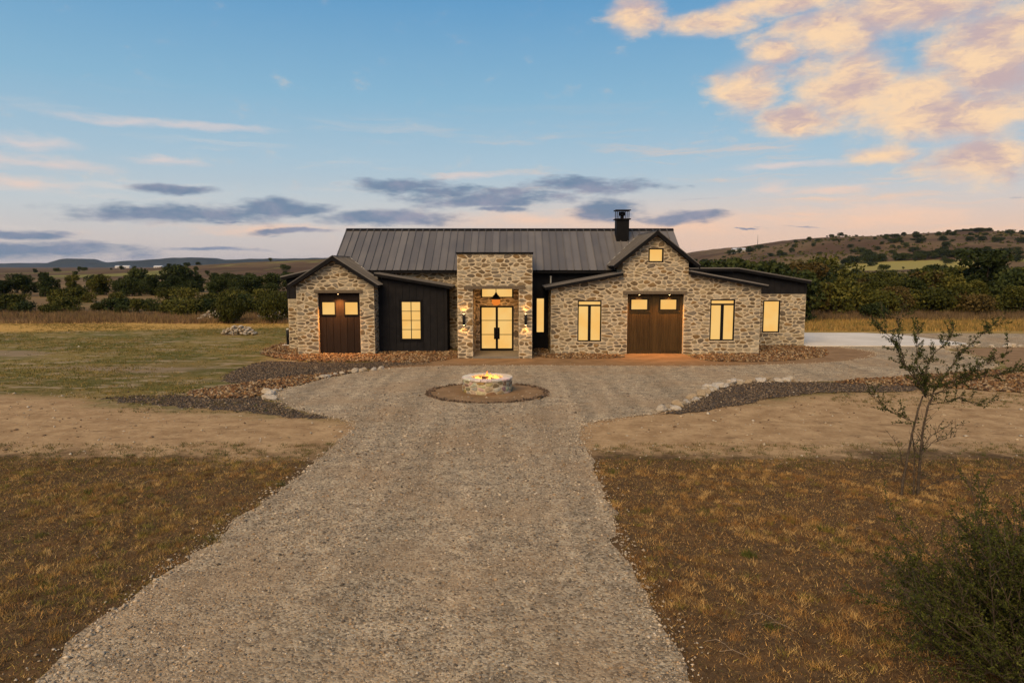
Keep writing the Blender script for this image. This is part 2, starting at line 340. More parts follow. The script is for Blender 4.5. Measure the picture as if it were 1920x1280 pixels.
# ------------------------------------------------------------------ terrain
HX = [-3000, 0, 120, 200, 245, 282, 326, 349, 401, 475, 586, 712, 950, 1400, 3000]
HZ = [0, 0, 3, 7.5, 11.5, 20, 27, 33, 42, 46, 49, 45, 43, 30, 20]
LX = [-900, -400, -300, -225, -170, -60, 60, 200]; LZ = [0, 0, 4, 10.5, 14, 15, 9, 0]
def sst(a, b, v): q = np.clip((v-a)/(b-a), 0, 1); return q*q*(3-2*q)
def terr(x, y):
    x = np.asarray(x, float); y = np.asarray(y, float); r = np.hypot(x, y)
    z = sst(95, 300, r)*.5*(np.sin(x*.021+1)+np.sin(y*.017+x*.008))
    s = sst(240, 960, y)*(1-.55*sst(960, 2400, y))
    z = z+s*np.interp(x, HX, HZ)*(1+.03*np.sin(x*.03)*np.sin(y*.011+2))+s*1.6*np.sin(x*.047+y*.02)*sst(100, 300, x)
    z = z+sst(300, 720, y)*(1-sst(720, 1500, y))*np.interp(x, LX, LZ)
    return z
na = 420
rad = np.concatenate([[2, 8, 16, 30, 50, 75], 75*1.03**np.arange(1, 172)])
th = np.linspace(0, 2*math.pi, na, endpoint=False)
X = (rad[:, None]*np.sin(th)).ravel(); Y = (rad[:, None]*np.cos(th)).ravel()
V = np.stack([X, Y, terr(X, Y)], 1); V = np.vstack([[[0, 0, 0]], V])
k = np.arange(len(rad)-1)[:, None]*na; j = np.arange(na)[None]; j2 = (j+1) % na
F = np.stack([1+k+j, 1+k+na+j, 1+k+na+j2, 1+k+j2], -1).reshape(-1, 4)
F = np.vstack([F, np.stack([np.zeros(na, int), 1+j[0], 1+j2[0], np.zeros(na, int)], 1)[:0]])
g = npmesh('ground', V, F, M['land'], smooth=True); tag(g, kind='structure')
RMAX = rad[-1]

# distant mesas
def mesa(name, pts, Y, depth, label):
    xs = np.array([p[0] for p in pts], float); zs = np.array([p[1] for p in pts], float)
    xx = np.linspace(xs[0], xs[-1], 160); top = np.interp(xx, xs, zs)+2.5*np.sin(xx*.011)+1.5*np.sin(xx*.037)
    prof = [(-1.0, -.03), (-.6, .16), (-.34, .42), (-.2, .70), (-.14, .95), (0, 1.), (.5, 1.), (1., -.05)]
    V = []; 
    for a, hgt in prof: V += [(x, Y+a*depth+60*math.sin(x*.006), max(t*hgt, -3)+(4*math.sin(x*.02+a*9) if 0 < hgt < .9 else 0)) for x, t in zip(xx, top)]
    n = len(xx); Fm = [(r*n+i, r*n+i+1, (r+1)*n+i+1, (r+1)*n+i) for r in range(len(prof)-1) for i in range(n-1)]
    return tag(mesh(name, V, Fm, M['mesa'], smooth=True), label, kind='structure')
M['mesa'] = simple_noise('mesa_scrub', (.008, .014, .014), (.022, .028, .022), .012, bump=4, bscale=.03)
mesa('mesa', [(-5400, 38), (-4800, 42), (-4250, 46), (-3700, 50), (-3200, 46), (-2600, 52), (-1400, 60), (0, 55), (1500, 40), (3500, 5)], 7000, 700, 'long low blue ridge along the far plain')
mesa('mesa', [(-4130, 2), (-4040, 22), (-3960, 52), (-3900, 67), (-3860, 72), (-3690, 72), (-3640, 66), (-3570, 48), (-3480, 30), (-3380, 2)], 5900, 330, 'flat topped butte')
mesa('mesa', [(-3500, 2), (-3300, 40), (-3150, 55), (-2960, 72), (-2900, 78), (-2550, 80), (-2480, 72), (-2380, 62), (-2200, 66), (-1900, 76), (-1500, 76), (-1000, 66), (-300, 40), (200, 2)], 5700, 420, 'broad flat topped mesa')

# ------------------------------------------------------------------ ground sheets
def smooth_poly(pts, it=2, jit=.0):
    p = [np.array(q, float) for q in pts]
    for _ in range(it):
        q = []
        for i in range(len(p)):
            a, b = p[i], p[(i+1) % len(p)]; q += [a*.75+b*.25, a*.25+b*.75]
        p = q
    if jit:
        out = []
        for i in range(len(p)):
            a, b = p[i], p[(i+1) % len(p)]; n = max(1, int(np.linalg.norm(b-a)/.25))
            out += [a+(b-a)*k/n+rng.normal(0, jit, 2) for k in range(n)]
        p = out
    return np.array(p)
def sheet(name, pts, z, mat, jit=.03, label=None, wob=.05):
    p = smooth_poly(pts, 2, jit); n = len(p)
    p = p+wob*np.stack([np.sin(p[:, 1]*.83+.4*p[:, 0])*np.sin(p[:, 1]*2.17+1.1)+.7*np.sin(p[:, 1]*1.31+2*np.sin(p[:, 1]*.57+p[:, 0]*.3)), .5*np.sin(p[:, 0]*1.1+np.sin(p[:, 0]*2.3))], 1)
    o = mesh(name, [(a, b, z) for a, b in p], [tuple(range(n))] if poly_area(p) > 0 else [tuple(range(n-1, -1, -1))], mat)
    return tag(o, label, kind='structure'), p
def poly_area(p): x, y = p[:, 0], p[:, 1]; return .5*float(np.sum(x*np.roll(y, -1)-np.roll(x, -1)*y))
def inside(p, q):
    x, y = q[:, 0], q[:, 1]; r = np.zeros(len(q), bool); n = len(p)
    for i in range(n):
        x1, y1 = p[i]; x2, y2 = p[(i+1) % n]
        if y1 == y2: continue
        c = ((y1 > y) != (y2 > y)) & (x < (x2-x1)*(y-y1)/(y2-y1)+x1); r ^= c
    return r
def scatter(p, n, dens=None):
    lo, hi = p.min(0), p.max(0); q = rng.uniform(lo, hi, (n, 2)); q = q[inside(p, q)]
    if dens is not None: q = q[rng.random(len(q)) < dens(q)]
    return q
DRIVE = [(-5.75, 3), (-5.72, 7.76), (-5.75, 9.2), (-5.64, 10.6), (-5.5, 12.8), (-5.2, 15.25), (-4.95, 17.96), (-4.9, 20.3), (-5.1, 21.7), (-6.06, 22.42), (-7.27, 23.44), (-8.71, 24.95), (-9.37, 26.22),
         (-9.4, 27.61), (-8.54, 30.), (-6.96, 32.6), (-5.32, 33.72), (-2.7, 34.27), (1.09, 34.46), (9.15, 34.09), (13.39, 34.65), (16.77, 35.43), (19.68, 37.2), (21.3, 39.4), (21.2, 41.2), (20.2, 42.4),
         (22., 43.), (25.7, 43.6), (27.9, 43.4), (28.2, 45.5), (27.9, 50.6), (31, 51.4), (48, 50.5), (60, 51), (60, 46), (42, 42.6), (31.15, 42.2), (28.2, 42.4), (26.0, 41.24), (26.2, 39.2), (25.7, 36.2), (24.66, 34.27), (23.07, 32.84), (20.62, 31.84), (18.07, 30.89), (15.1, 29.9),
         (12.5, 29.3), (10.25, 29.3), (8.64, 27.98), (7.19, 25.89), (6.14, 24.17), (4.94, 23.), (3.34, 22.2), (2.25, 21.5), (2.05, 20.2), (2.0, 17.9), (1.99, 14.5), (1.98, 11.), (2.01, 9.4), (2.13, 7.76), (2.1, 3)]
_, P_DRIVE = sheet('driveway', DRIVE, .016, M['gravel'], .05, 'pale gravel driveway with a turnaround before the house', .09)
tan = [(-7.4, 32.3), (-5.9, 34.6), (-3.1, 37.0), (-2.9, 39), (2.3, 39.6), (2.3, 37.5), (6.3, 37.4), (6.55, 39.6), (9.9, 39.6), (10.1, 37.3), (14.3, 37.4), (18.3, 40.2), (19.2, 42.6), (20.4, 42.8), (21.3, 41.5), (21.5, 39.2), (20.2, 36.8), (17.0, 35.0), (13.4, 34.2), (9.1, 33.6), (1.08, 34.0), (-2.69, 33.8), (-5.3, 33.2)]
sheet('path', tan, .012, M['granite'], .03, 'rust coloured granite path along the house front')
sheet('path', [(26.3, 41.2), (29.8, 42.3), (33., 42), (38, 41.), (36, 36), (27.0, 32.4), (24.6, 32.6), (24.8, 34.), (26.1, 36.), (26.6, 39.)], .012, M['granite'], .03, 'rust coloured granite bed beyond the gravel bend')
ROCKS = {}
for nm, pts, z, lab in (
    ('l', [(-14.7, 39.2), (-15.4, 43.2), (-14.2, 46.), (-12, 42), (-8, 40.5), (-3.2, 41.4), (-2.95, 37.), (-4.2, 35.7), (-5.5, 35.2), (-7.54, 36.0), (-8.8, 35.6), (-10.44, 35.7), (-12.65, 36.9)], .008, 'bed of brown river rock along the gabled garage'),
    ('ll', [(-13.4, 26.6), (-11.9, 28.6), (-10.2, 30.6), (-8.8, 31.5), (-7.0, 33.2), (-8.6, 29.9), (-9.5, 27.5), (-9.6, 26.1), (-11.04, 25.5)], .008, 'strip of brown river rock beside the gravel turnaround'),
    ('r', [(13.5, 29.5), (18., 30.9), (20.67, 31.9), (23.1, 32.9), (24.89, 33.), (29, 33.6), (30, 29), (22.4, 26.4), (19.26, 27.2), (17, 28.4), (14.6, 28.5)], .008, 'bed of brown river rock below the driveway bend'),
    ('rw', [(9.9, 38.9), (14.26, 38.9), (14.3, 43.1), (18.6, 43.1), (19.0, 41.), (18.0, 38.6), (16.5, 37.), (14.3, 36.0), (11.8, 35.6), (10.2, 35.9)], .020, 'bed of brown river rock around the right wing'),
    ('m', [(1.2, 37.2), (1.2, 41.5), (2.2, 41.5), (2.25, 39), (6.3, 38.95), (6.1, 37.1), (4, 36.9)], .020, 'strip of brown river rock beside the entry portal')):
    _, ROCKS[nm] = sheet('rock_bed', pts, z, M['rockbed'], .06, lab)
MUL = []
MUL += [sheet('mulch_bed', [(-13.3, 36.5), (-10.5, 35.5), (-8.75, 35.4), (-6.67, 35.8), (-4.4, 35.6), (-4.3, 34.9), (-6.9, 33.4), (-8.9, 31.2), (-10.3, 30.4), (-12.1, 28.6), (-13.6, 31.8)], .005, M['mulch'], .09, 'dark gravel swale between the rock beds')[1]]
MUL += [sheet('mulch_bed', [(-16.5, 25.8), (-12.9, 26.6), (-11.04, 25.7), (-9.5, 26.2), (-8.9, 24.9), (-7.4, 23.3), (-5.8, 22.1), (-8.26, 22.8), (-10.8, 23.8), (-13.5, 24.6)], .005, M['mulch'], .12, 'dark gravel patch beside the dirt track')[1]]
MUL += [sheet('mulch_bed', [(4.8, 22.7), (6.19, 24.1), (7.29, 25.95), (8.53, 27.9), (10.2, 29.4), (12.4, 29.4), (14.6, 29.), (16.6, 28.6), (17.2, 27.6), (16.0, 27.2), (14.25, 27.), (12.1, 26.8), (9.58, 25.5), (7.97, 24.2), (6.22, 23.1)], .019, M['mulch'], .08, 'dark gravel bed inside the driveway bend')[1]]
sl = MB().prism([(18.55, 42.75, -.1), (25.2, 42.7, -.1), (28.6, 43.1, -.1), (29.6, 44.2, -.1), (29.0, 47, -.1), (28.4, 50., -.1), (26.4, 51.2, -.1), (18.55, 51.3, -.1)], (0, 0, .16)).build('concrete_pad', M['concrete'])
tag(sl, 'pale concrete pad behind the right wing', kind='structure')

# ------------------------------------------------------------------ stone masonry (irregular cells, each a real piece)
def clip(poly, n, c):
    out = []
    for i in range(len(poly)):
        a, b = poly[i], poly[(i+1) % len(poly)]
        da = a[0]*n[0]+a[1]*n[1]-c; db = b[0]*n[0]+b[1]*n[1]-c
        if da <= 0: out.append(a)
        if da*db < 0: s = da/(da-db); out.append((a[0]+(b[0]-a[0])*s, a[1]+(b[1]-a[1])*s))
    return out
STONE_COL = [(.235, .175, .105), (.175, .128, .075), (.30, .245, .165), (.27, .235, .18), (.20, .17, .13), (.33, .265, .165), (.245, .16, .075), (.155, .125, .09), (.36, .31, .225), (.38, .33, .245)]
def cells(u0, u1, z1fn, openings, lines=lambda u, z: [], sw=.37, sh=.195, gap=.028):
    """list of 2D stone outlines covering the wall u0..u1, 0..z1fn(u)"""
    zmax = max(z1fn(u) for u in np.linspace(u0, u1, 60)); a = sw/sh; seeds = []
    z = sh*.4; row = 0
    while z < zmax+.1:
        u = u0+random.uniform(0, sw)
        while u < u1:
            uu, zz = u+random.uniform(-.3, .3)*sw, z+random.uniform(-.36, .36)*sh
            if u0 < uu < u1 and 0 < zz < z1fn(uu)-.02 and not any(p < uu < q and r < zz < s for p, q, r, s in openings): seeds.append((uu, zz))
            u += sw*random.choice((.55, .8, 1., 1., 1.35, 1.7))
        z += sh*random.uniform(.85, 1.15)
    S = np.array(seeds); out = []
    for i, (u, z) in enumerate(seeds):
        poly = [(u-1.2, z-.7), (u+1.2, z-.7), (u+1.2, z+.7), (u-1.2, z+.7)]
        dd = ((S[:, 0]-u)/a)**2+(S[:, 1]-z)**2; near = np.argsort(dd)[1:19]
        for q in near:
            n = np.array([(S[q, 0]-u)/(a*a), S[q, 1]-z]); n /= np.linalg.norm(n)
            mx, mz = (u+S[q, 0])/2, (z+S[q, 1])/2; poly = clip(poly, n, n[0]*mx+n[1]*mz-gap)
        poly = clip(poly, (-1, 0), -u0-.012); poly = clip(poly, (1, 0), u1-.012); poly = clip(poly, (0, -1), -.02)
        for n, c in (lines(u, z) or [((0, 1), z1fn(u))]): poly = clip(poly, n, c-.02)
        for p, q, r, s in openings:
            if poly and max(v[0] for v in poly) > p and min(v[0] for v in poly) < q and max(v[1] for v in poly) > r and min(v[1] for v in poly) < s:
                k = int(np.argmax([p-u, u-q, r-z, z-s])); poly = clip(poly, ((1, 0), (-1, 0), (0, 1), (0, -1))[k], (p, -q, r, -s)[k]-.012)
        if len(poly) < 3: continue
        P = np.array(poly); A = poly_area(P)
        if A < .009: continue
        for _ in range(1):
            nx = np.roll(P, -1, 0); P = np.stack([P*.72+nx*.28, P*.28+nx*.72], 1).reshape(-1, 2)
        out.append((A, P))
    return out
def stone_mesh(P, mapf, h):
    c = P.mean(0); n = len(P); v = []; f = []
    for s, d in ((1, -.02), (.985, h*.55), (.80, h)):
        for q in P: v.append(mapf(*(c+(q-c)*s), d+(random.uniform(-.006, .006) if s < .9 else 0)))
    v.append(mapf(*c, h+random.uniform(0, .012)))
    for k in range(2): f += [(k*n+i, k*n+(i+1) % n, (k+1)*n+(i+1) % n, (k+1)*n+i) for i in range(n)]
    f += [(2*n+i, 2*n+(i+1) % n, 3*n) for i in range(n)]
    return v, f
STONES = []      # (score, verts, faces, tint, wall)
def lay(cl, mapf, wall, seen=1., hmin=.012, hmax=.032):
    for A, P in cl:
        v, f = stone_mesh(P, mapf, random.uniform(hmin, hmax))
        c = random.choice(STONE_COL); k = random.uniform(.8, 1.2)
        STONES.append((A*seen, v, f, [x*k for x in c], wall))
def place_stones(cap=300):
    STONES.sort(key=lambda s: -s[0])
    rest = {}
    for i, (a, v, f, t, w) in enumerate(STONES):
        if i < cap: mesh('stone', v, f, M['stone'], w, tint=t)
        else:
            R_ = rest.setdefault(w.name, [[], [], [], w]); b = len(R_[0]); R_[0] += v; R_[1] += [tuple(b+q for q in g_) for g_ in f]; R_[2] += [t]*len(v)
    for v, f, t, w in rest.values(): tag(mesh('stonework', v, f, M['stone'], w, tint=np.array(t)), kind='stuff')
    STONES.clear()

def wall_face(origin, U, N, breaks, ztop, openings, mat, name, parent, reveal=.3, zbot=0., back=True):
    """mortar (or siding) sheet with real openings and reveals; (u, z, d) -> world"""
    O = Vector(origin); U = Vector(U); N = Vector(N)
    mp = lambda u, z, d=0: O+U*u+Vector((0, 0, z))+N*d
    us = sorted(set(list(breaks)+[o for q in openings for o in q[:2]])); b = MB()
    for a, c in zip(us[:-1], us[1:]):
        m = (a+c)/2; ops = sorted([q for q in openings if q[0] < m < q[1]], key=lambda q: q[2]); lo = zbot
        for q in ops:
            if q[2] > lo+1e-4: b.quad(mp(a, lo), mp(c, lo), mp(c, q[2]), mp(a, q[2]))
            lo = q[3]
        za, zc = ztop(a+1e-5), ztop(c-1e-5)
        b.quad(mp(a, lo), mp(c, lo), mp(c, zc), mp(a, za))
    for p, q, r, s in openings:
        for e in (((p, r), (p, s)), ((p, s), (q, s)), ((q, s), (q, r)), ((q, r), (p, r))):
            b.quad(mp(*e[0]), mp(*e[1]), mp(*e[1], -reveal), mp(*e[0], -reveal))
    return b.build(name, mat, parent), mp

# ------------------------------------------------------------------ the house
house = empty('ranch_house', (0, 41, 0)); tag(house, 'long limestone ranch house with dark metal roof and glowing windows', 'house')
def window(p, q, r, s, Y, muntins=(), name='window', fr=.07, rec=.06, N=(0, 1)):
    """frame, mullions and lit panes in an opening (x p..q, z r..s) of a wall facing -Y at Y"""
    y0, y1 = Y+rec-.10, Y+rec+.05
    b = MB(); b.box(p, p+fr, y0, y1, r, s); b.box(q-fr, q, y0, y1, r, s); b.box(p+fr, q-fr, y0+.002, y1, r, r+fr); b.box(p+fr, q-fr, y0+.002, y1, s-fr, s)
    w = b.build(name, M['trim'], house)
    cells_ = [(p+fr, q-fr, r+fr, s-fr)]
    for kind, at, wd in muntins:
        nc = []
        for c in cells_:
            lo, hi = (c[0], c[1]) if kind == 'v' else (c[2], c[3])
            a = at if isinstance(at, float) and at != int(at) or True else at
            if lo < a < hi and (kind != 'v' or True):
                if kind == 'v': nc += [(c[0], a-wd/2, c[2], c[3]), (a+wd/2, c[1], c[2], c[3])]
                else: nc += [(c[0], c[1], c[2], a-wd/2), (c[0], c[1], a+wd/2, c[3])]
            else: nc.append(c)
        cells_ = nc
        # bar
    for kind, at, wd, *lim in [(k_, a_, w_) for k_, a_, w_ in muntins]:
        lo, hi = (r+fr, s-fr) if kind == 'v' else (p+fr, q-fr)
        hb = [m_ for m_ in muntins if m_[0] == 'h' and m_[2] > .08]
        if kind == 'v' and hb: hi = hb[0][1]
        bb = MB(); bb.box(at-wd/2, at+wd/2, y0+.02, y1, lo, hi) if kind == 'v' else bb.box(lo, hi, y0+.015, y1, at-wd/2, at+wd/2)
        bb.build('mullion', M['trim'], w)
    # panes
    hb = [m_ for m_ in muntins if m_[0] == 'h' and m_[2] > .08]
    if hb:
        a = hb[0][1]; wd = hb[0][2]
        cells_ = [(p+fr, q-fr, a+wd/2, s-fr)]
        vs = [m_ for m_ in muntins if m_[0] == 'v']; xs = [p+fr]
        for m_ in vs: xs += [m_[1]-m_[2]/2, m_[1]+m_[2]/2]
        xs.append(q-fr); cells_ += [(xs[i], xs[i+1], r+fr, a-wd/2) for i in range(0, len(xs), 2)]
    for c in cells_: MB().box(c[0]-.004, c[1]+.004, Y+rec, Y+rec+.012, c[2]-.004, c[3]+.004).build('pane', M['pane'], w)
    return w
def sill(p, q, z, Y, parent): MB().box(p-.05, q+.05, Y-.07, Y+.05, z-.07, z-.002).build('sill', M['mortar'], parent)

# left gabled garage
GC, GAP, GS = -10.03, 5.56, .64
gz = lambda x: GAP-GS*abs(x-GC)-.12
DOOR_L = (-11.03, -8.64, -.01, 3.53)
w, mp = wall_face((0, 38.75, 0), (1, 0, 0), (0, -1, 0), [-12.23, GC, -7.83], gz, [DOOR_L], M['mortar'], 'wall', house)
lay(cells(-12.23, -7.83, gz, [DOOR_L, (-11.2, -8.47, 3.5, 3.70)], lambda u, z: [((k, 1), gz(GC)+k*GC) for k in (GS, -GS)]), mp, w, 1.1)
for xs, N in ((-7.83, 1), (-12.23, -1)):
    U = (0, 1, 0); w, mp = wall_face((xs, 38.75, 0), U, (N, 0, 0), [0, 3.2], lambda u: 4.02, [], M['mortar'], 'wall', house)
    lay(cells(0, 3.2, lambda u: 4.02, []), mp, w, .3)
MB().box(-11.2, -8.47, 38.66, 38.95, 3.53, 3.69).build('lintel', M['lintel'], house)
gd = MB().box(-11.03, -8.64, 39.02, 39.1, 0.02, 3.53).build('garage_door', M['darkwood'], house)
dw = [(-10.83, -10.13, 2.29, 2.98), (-9.53, -8.82, 2.29, 2.98)]
xs = np.linspace(-11.03, -8.64, 7)
for i in range(6): MB().box(xs[i]+.012, xs[i+1]-.012, 38.985, 39.03, .03, 2.18).build('plank', M['darkwood'], gd)
for a, b_ in ((-11.03, -10.89), (-10.07, -9.59), (-8.78, -8.64)): MB().box(a+.004, b_-.004, 38.985, 39.03, 2.19, 3.52).build('stile', M['darkwood'], gd)
for p, q, r, s in dw:
    MB().box(p-.05, q+.05, 38.985, 39.03, 3.05, 3.52).build('panel', M['darkwood'], gd)
    o = MB(); o.box(p-.06, p, 38.95, 39.03, r-.06, s+.06); o.box(q, q+.06, 38.95, 39.03, r-.06, s+.06); o.box(p, q, 38.952, 39.03, r-.06, r); o.box(p, q, 38.952, 39.03, s, s+.06)
    o.build('window_frame', M['trim'], gd); MB().box(p-.003, q+.003, 38.99, 39.012, r-.003, s+.003).build('window_pane', M['pane'], gd)
MB().box(-11.6, -8.2, 38.6, 39.2, -.05, .022).build('threshold', M['slab'], house)

# dark batten wall under the lean-to beside it
sz = lambda x: 4.66-.165*(x+8.25)-.14
WB = (-6.52, -5.30, .73, 3.02)
w, mp = wall_face((0, 39.95, 0), (1, 0, 0), (0, -1, 0), [-7.83, -3.8], sz, [WB], M['batten'], 'siding', house, .14)
for x in np.arange(-7.62, -3.8, .40):
    segs = [(.02, sz(x)-.02)] if not (WB[0]-.1 < x < WB[1]+.1) else [(.02, WB[2]-.09), (WB[3]+.09, sz(x)-.02)]
    for a, b_ in segs: MB().box(x-.025, x+.025, 39.92, 39.955, a, b_).build('batten', M['batten'], w)
w2, _ = wall_face((-3.8, 39.95, 0), (0, 1, 0), (1, 0, 0), [0, 1.65], lambda u: sz(-3.8), [], M['batten'], 'siding', house)
for y in (.35, .75, 1.15): MB().box(-3.805, -3.77, 39.95+y-.025, 39.95+y+.025, .02, sz(-3.8)).build('batten', M['batten'], w2)
window(*WB, 39.95, [('v', -5.91, .035), ('h', .73+.07+(2.15)/4, .03), ('h', .73+.07+2.15/2, .03), ('h', .73+.07+2.15*.75, .03)], rec=.03, fr=.07)
o = MB(); p, q, r, s = WB
o.box(p-.08, p, 39.90, 39.96, r-.08, s+.08); o.box(q, q+.08, 39.90, 39.96, r-.08, s+.08); o.box(p, q, 39.902, 39.96, r-.08, r); o.box(p, q, 39.902, 39.96, s, s+.08); o.build('window_trim', M['trim'], house)

# main block
w, mp = wall_face((0, 41.6, 0), (1, 0, 0), (0, -1, 0), [-10.6, -2.9], lambda u: 4.72, [], M['mortar'], 'wall', house)
lay([c for c in cells(-8.2, -2.96, lambda u: 4.7, []) if c[1][:, 0].max() > -3.9 or c[1][:, 1].max() > 3.8], mp, w, .5)
TW = (1.46, 1.99, .98, 3.13)
w, mp = wall_face((0, 41.6, 0), (1, 0, 0), (0, -1, 0), [.9, 10.5], lambda u: 4.72, [TW], M['batten'], 'siding', house, .12)
for x in (1.2, 1.40, 2.06): MB().box(x-.025, x+.025, 41.57, 41.61, .02, 4.7).build('batten', M['batten'], w)
for x in np.arange(2.46, 6.4, .4): MB().box(x-.025, x+.025, 41.57, 41.61, 3.6, 4.7).build('batten', M['batten'], w)
window(*TW, 41.6, rec=.02, fr=.05)
for xs_, N in ((-10.6, -1), (10.45, 1)):
    MB().prism([(xs_, 41.6, 0), (xs_, 49, 0), (xs_, 49, 4.72), (xs_, 45.3, 7.1), (xs_, 41.6, 4.72)], (.02*N, 0, 0)).build('siding', M['batten'], house)
MB().box(-10.6, 10.45, 48.95, 49.0, 0, 4.72).build('siding', M['batten'], house)
MB().lathe((2.34, 41.35, 4.02), [(.045, 0), (.045, .36), (.06, .37), (.06, .44)], 10).build('vent_pipe', M['pipe'], house)

# entry portal
PO = (-2.14, .38, -.01, 3.85); DO = (-1.87, .09, .1, 2.74); TR = (-1.80, .06, 3.2, 3.78)
w, mp = wall_face((0, 37.1, 0), (1, 0, 0), (0, -1, 0), [-2.96, 1.09], lambda u: 5.70, [PO], M['mortar'], 'wall', house, .02)
lay(cells(-2.96, 1.09, lambda u: 5.68, [PO, (-2.6, .72, 3.80, 3.97)]), mp, w, 1.5)
for xs_, N, y0, y1, zt, sc in ((-2.96, -1, 37.1, 42.8, 5.70, .25), (1.09, 1, 37.1, 42.8, 5.70, .25), (-2.14, 1, 37.1, 39.9, 3.95, .5), (.38, -1, 37.1, 39.9, 3.95, .5)):
    w, mp = wall_face((xs_, y0, 0), (0, 1, 0), (N, 0, 0), [0, y1-y0], lambda u: zt, [], M['mortar'], 'wall', house)
    lay(cells(0, min(y1-y0, 4.4), lambda u: zt, []), mp, w, sc)
w, mp = wall_face((0, 39.9, 0), (1, 0, 0), (0, -1, 0), [-2.14, .38], lambda u: 3.97, [DO, TR], M['mortar'], 'wall', house, .16)
lay(cells(-2.14, .38, lambda u: 3.95, [DO, TR]), mp, w, .9)
MB().box(-2.16, .40, 37.12, 39.95, 3.98, 4.06).build('porch_ceiling', M['lintel'], house)
MB().box(-2.60, .72, 37.02, 37.3, 3.80, 3.97).build('lintel', M['lintel'], house)
MB().box(-2.93, 1.06, 37.13, 43.0, 5.55, 5.66).build('portal_roof', M['roof'], house)
o = MB(); o.box(-3.02, 1.15, 37.03, 37.28, 5.68, 5.78); o.box(-3.02, -2.85, 37.28, 42.9, 5.68, 5.78); o.box(.98, 1.15, 37.28, 42.9, 5.68, 5.78); o.build('coping', M['trim'], house)
MB().box(-2.13, .37, 37.05, 39.95, -.1, .10).build('porch_slab', M['slab'], house)
window(*TR, 39.9, rec=.0, fr=.06)
fd = MB().box(-1.87, .09, 39.97, 40.03, .1, 2.74).build('front_door', M['trim'], house)
for a, b_ in ((-1.87, -1.77), (-.96, -.82), (-.01, .09)): MB().box(a, b_, 39.87, 39.98, .1, 2.74).build('door_stile', M['trim'], fd)
for a, b_ in ((-1.77, -.96), (-.82, -.01)):
    for z, h in ((.1, .13), (2.63, .11), (.1+.13+.80, .035), (.1+.13+1.63, .035)): MB().box(a, b_, 39.89, 39.98, z, z+h).build('door_rail', M['trim'], fd)
    for z0, z1 in ((.23, 1.03), (1.065, 1.86), (1.895, 2.63)): MB().box(a-.003, b_+.003, 39.93, 39.945, z0-.003, z1+.003).build('pane', M['pane'], fd)
MB().box(-1.06, -.72, 39.84, 39.90, .78, 1.46).build('lock_plate', M['trim'], fd)
for x in (-.95, -.83): MB().tube([(x, 39.84, .86), (x, 39.77, .88), (x, 39.77, 1.36), (x, 39.84, 1.38)], [.018]*4, 6).build('handle', M['black'], fd)

# right wing: gable between two lean-tos, one flush stone front
RC, RAP, RS = 8.15, 6.98, .80
lz = lambda x: 3.83+.1875*(x-1.86)-.13
rz = lambda x: 4.73-.185*(x-10.08)-.13
def wz(x): return lz(x) if x < 6.27 else (rz(x) if x > 10.05 else RAP-RS*abs(x-RC)-.12)
OPS = [(3.75, 5.12, .73, 3.09), (11.33, 12.75, .78, 3.15), (7.73, 8.60, 5.24, 6.05), (6.60, 9.83, -.01, 3.46)]
w, mp = wall_face((0, 39, 0), (1, 0, 0), (0, -1, 0), [2.23, 6.27, RC, 10.05, 14.2], wz, OPS, M['mortar'], 'wall', house)
def wl(u, z):
    if u < 6.27: return [((-.1875, 1), lz(0))]
    if u > 10.05: return [((.185, 1), rz(0))]
    L = [((k, 1), RAP-.12+k*RC) for k in (RS, -RS)]
    if z > 4.3: L += [((-1, 0), -6.27), ((1, 0), 10.05)]
    return L
lay(cells(2.23, 14.2, wz, OPS+[(6.32, 9.98, 3.44, 3.66)], wl), mp, w, 1.2)
for xs_, N in ((2.23, -1), (14.2, 1)):
    zt = lz(2.23) if N < 0 else rz(14.2)
    w, mp = wall_face((xs_, 39, 0), (0, 1, 0), (N, 0, 0), [0, 4.2], lambda u: zt, [], M['mortar'], 'wall', house)
    lay(cells(0, 2.7 if N < 0 else 4.2, lambda u: zt, []), mp, w, .3)
for xs_, N in ((6.27, -1), (10.05, 1)): MB().prism([(xs_, 39, 4.2), (xs_, 44, 4.2), (xs_, 44, 5.34), (xs_, 39, 5.34)], (-.02*N, 0, 0)).build('wall', M['mortar'], house)
w = window(*OPS[0], 39, [('h', 2.80, .10), ('v', 4.435, .16)], rec=.10); sill(3.75, 5.12, .73, 39, w)
w = window(*OPS[1], 39, [('h', 2.86, .10), ('v', 12.04, .16)], rec=.10); sill(11.33, 12.75, .78, 39, w)
w = window(*OPS[2], 39, rec=.10, fr=.08); sill(7.73, 8.60, 5.24, 39, w)
MB().box(6.32, 9.98, 38.90, 39.2, 3.46, 3.64).build('lintel', M['lintel'], house)
gd = MB().box(6.60, 9.83, 39.26, 39.34, .03, 3.46).build('garage_door', M['cedar'], house)
dw = [(6.86, 7.76, 2.57, 3.12), (8.53, 9.43, 2.57, 3.12)]
for lo, hi in ((6.62, 8.08), (8.35, 9.81)):
    n = 9; xs = np.linspace(lo+.13, hi-.13, n+1)
    for i in range(n): MB().box(xs[i]+.004, xs[i+1]-.004, 39.235, 39.27, .2, 2.38).build('plank', M['cedar'], gd)
    for a, b_ in ((lo, lo+.125), (hi-.125, hi)): MB().box(a, b_, 39.215, 39.27, .04, 3.44).build('stile', M['cedar'], gd)
    for z0, z1 in ((.04, .19), (2.39, 2.50), (3.19, 3.44)): MB().box(lo+.128, hi-.128, 39.213, 39.27, z0, z1).build('rail', M['cedar'], gd)
MB().box(8.083, 8.347, 39.205, 39.27, .04, 3.44).build('stile', M['cedar'], gd)
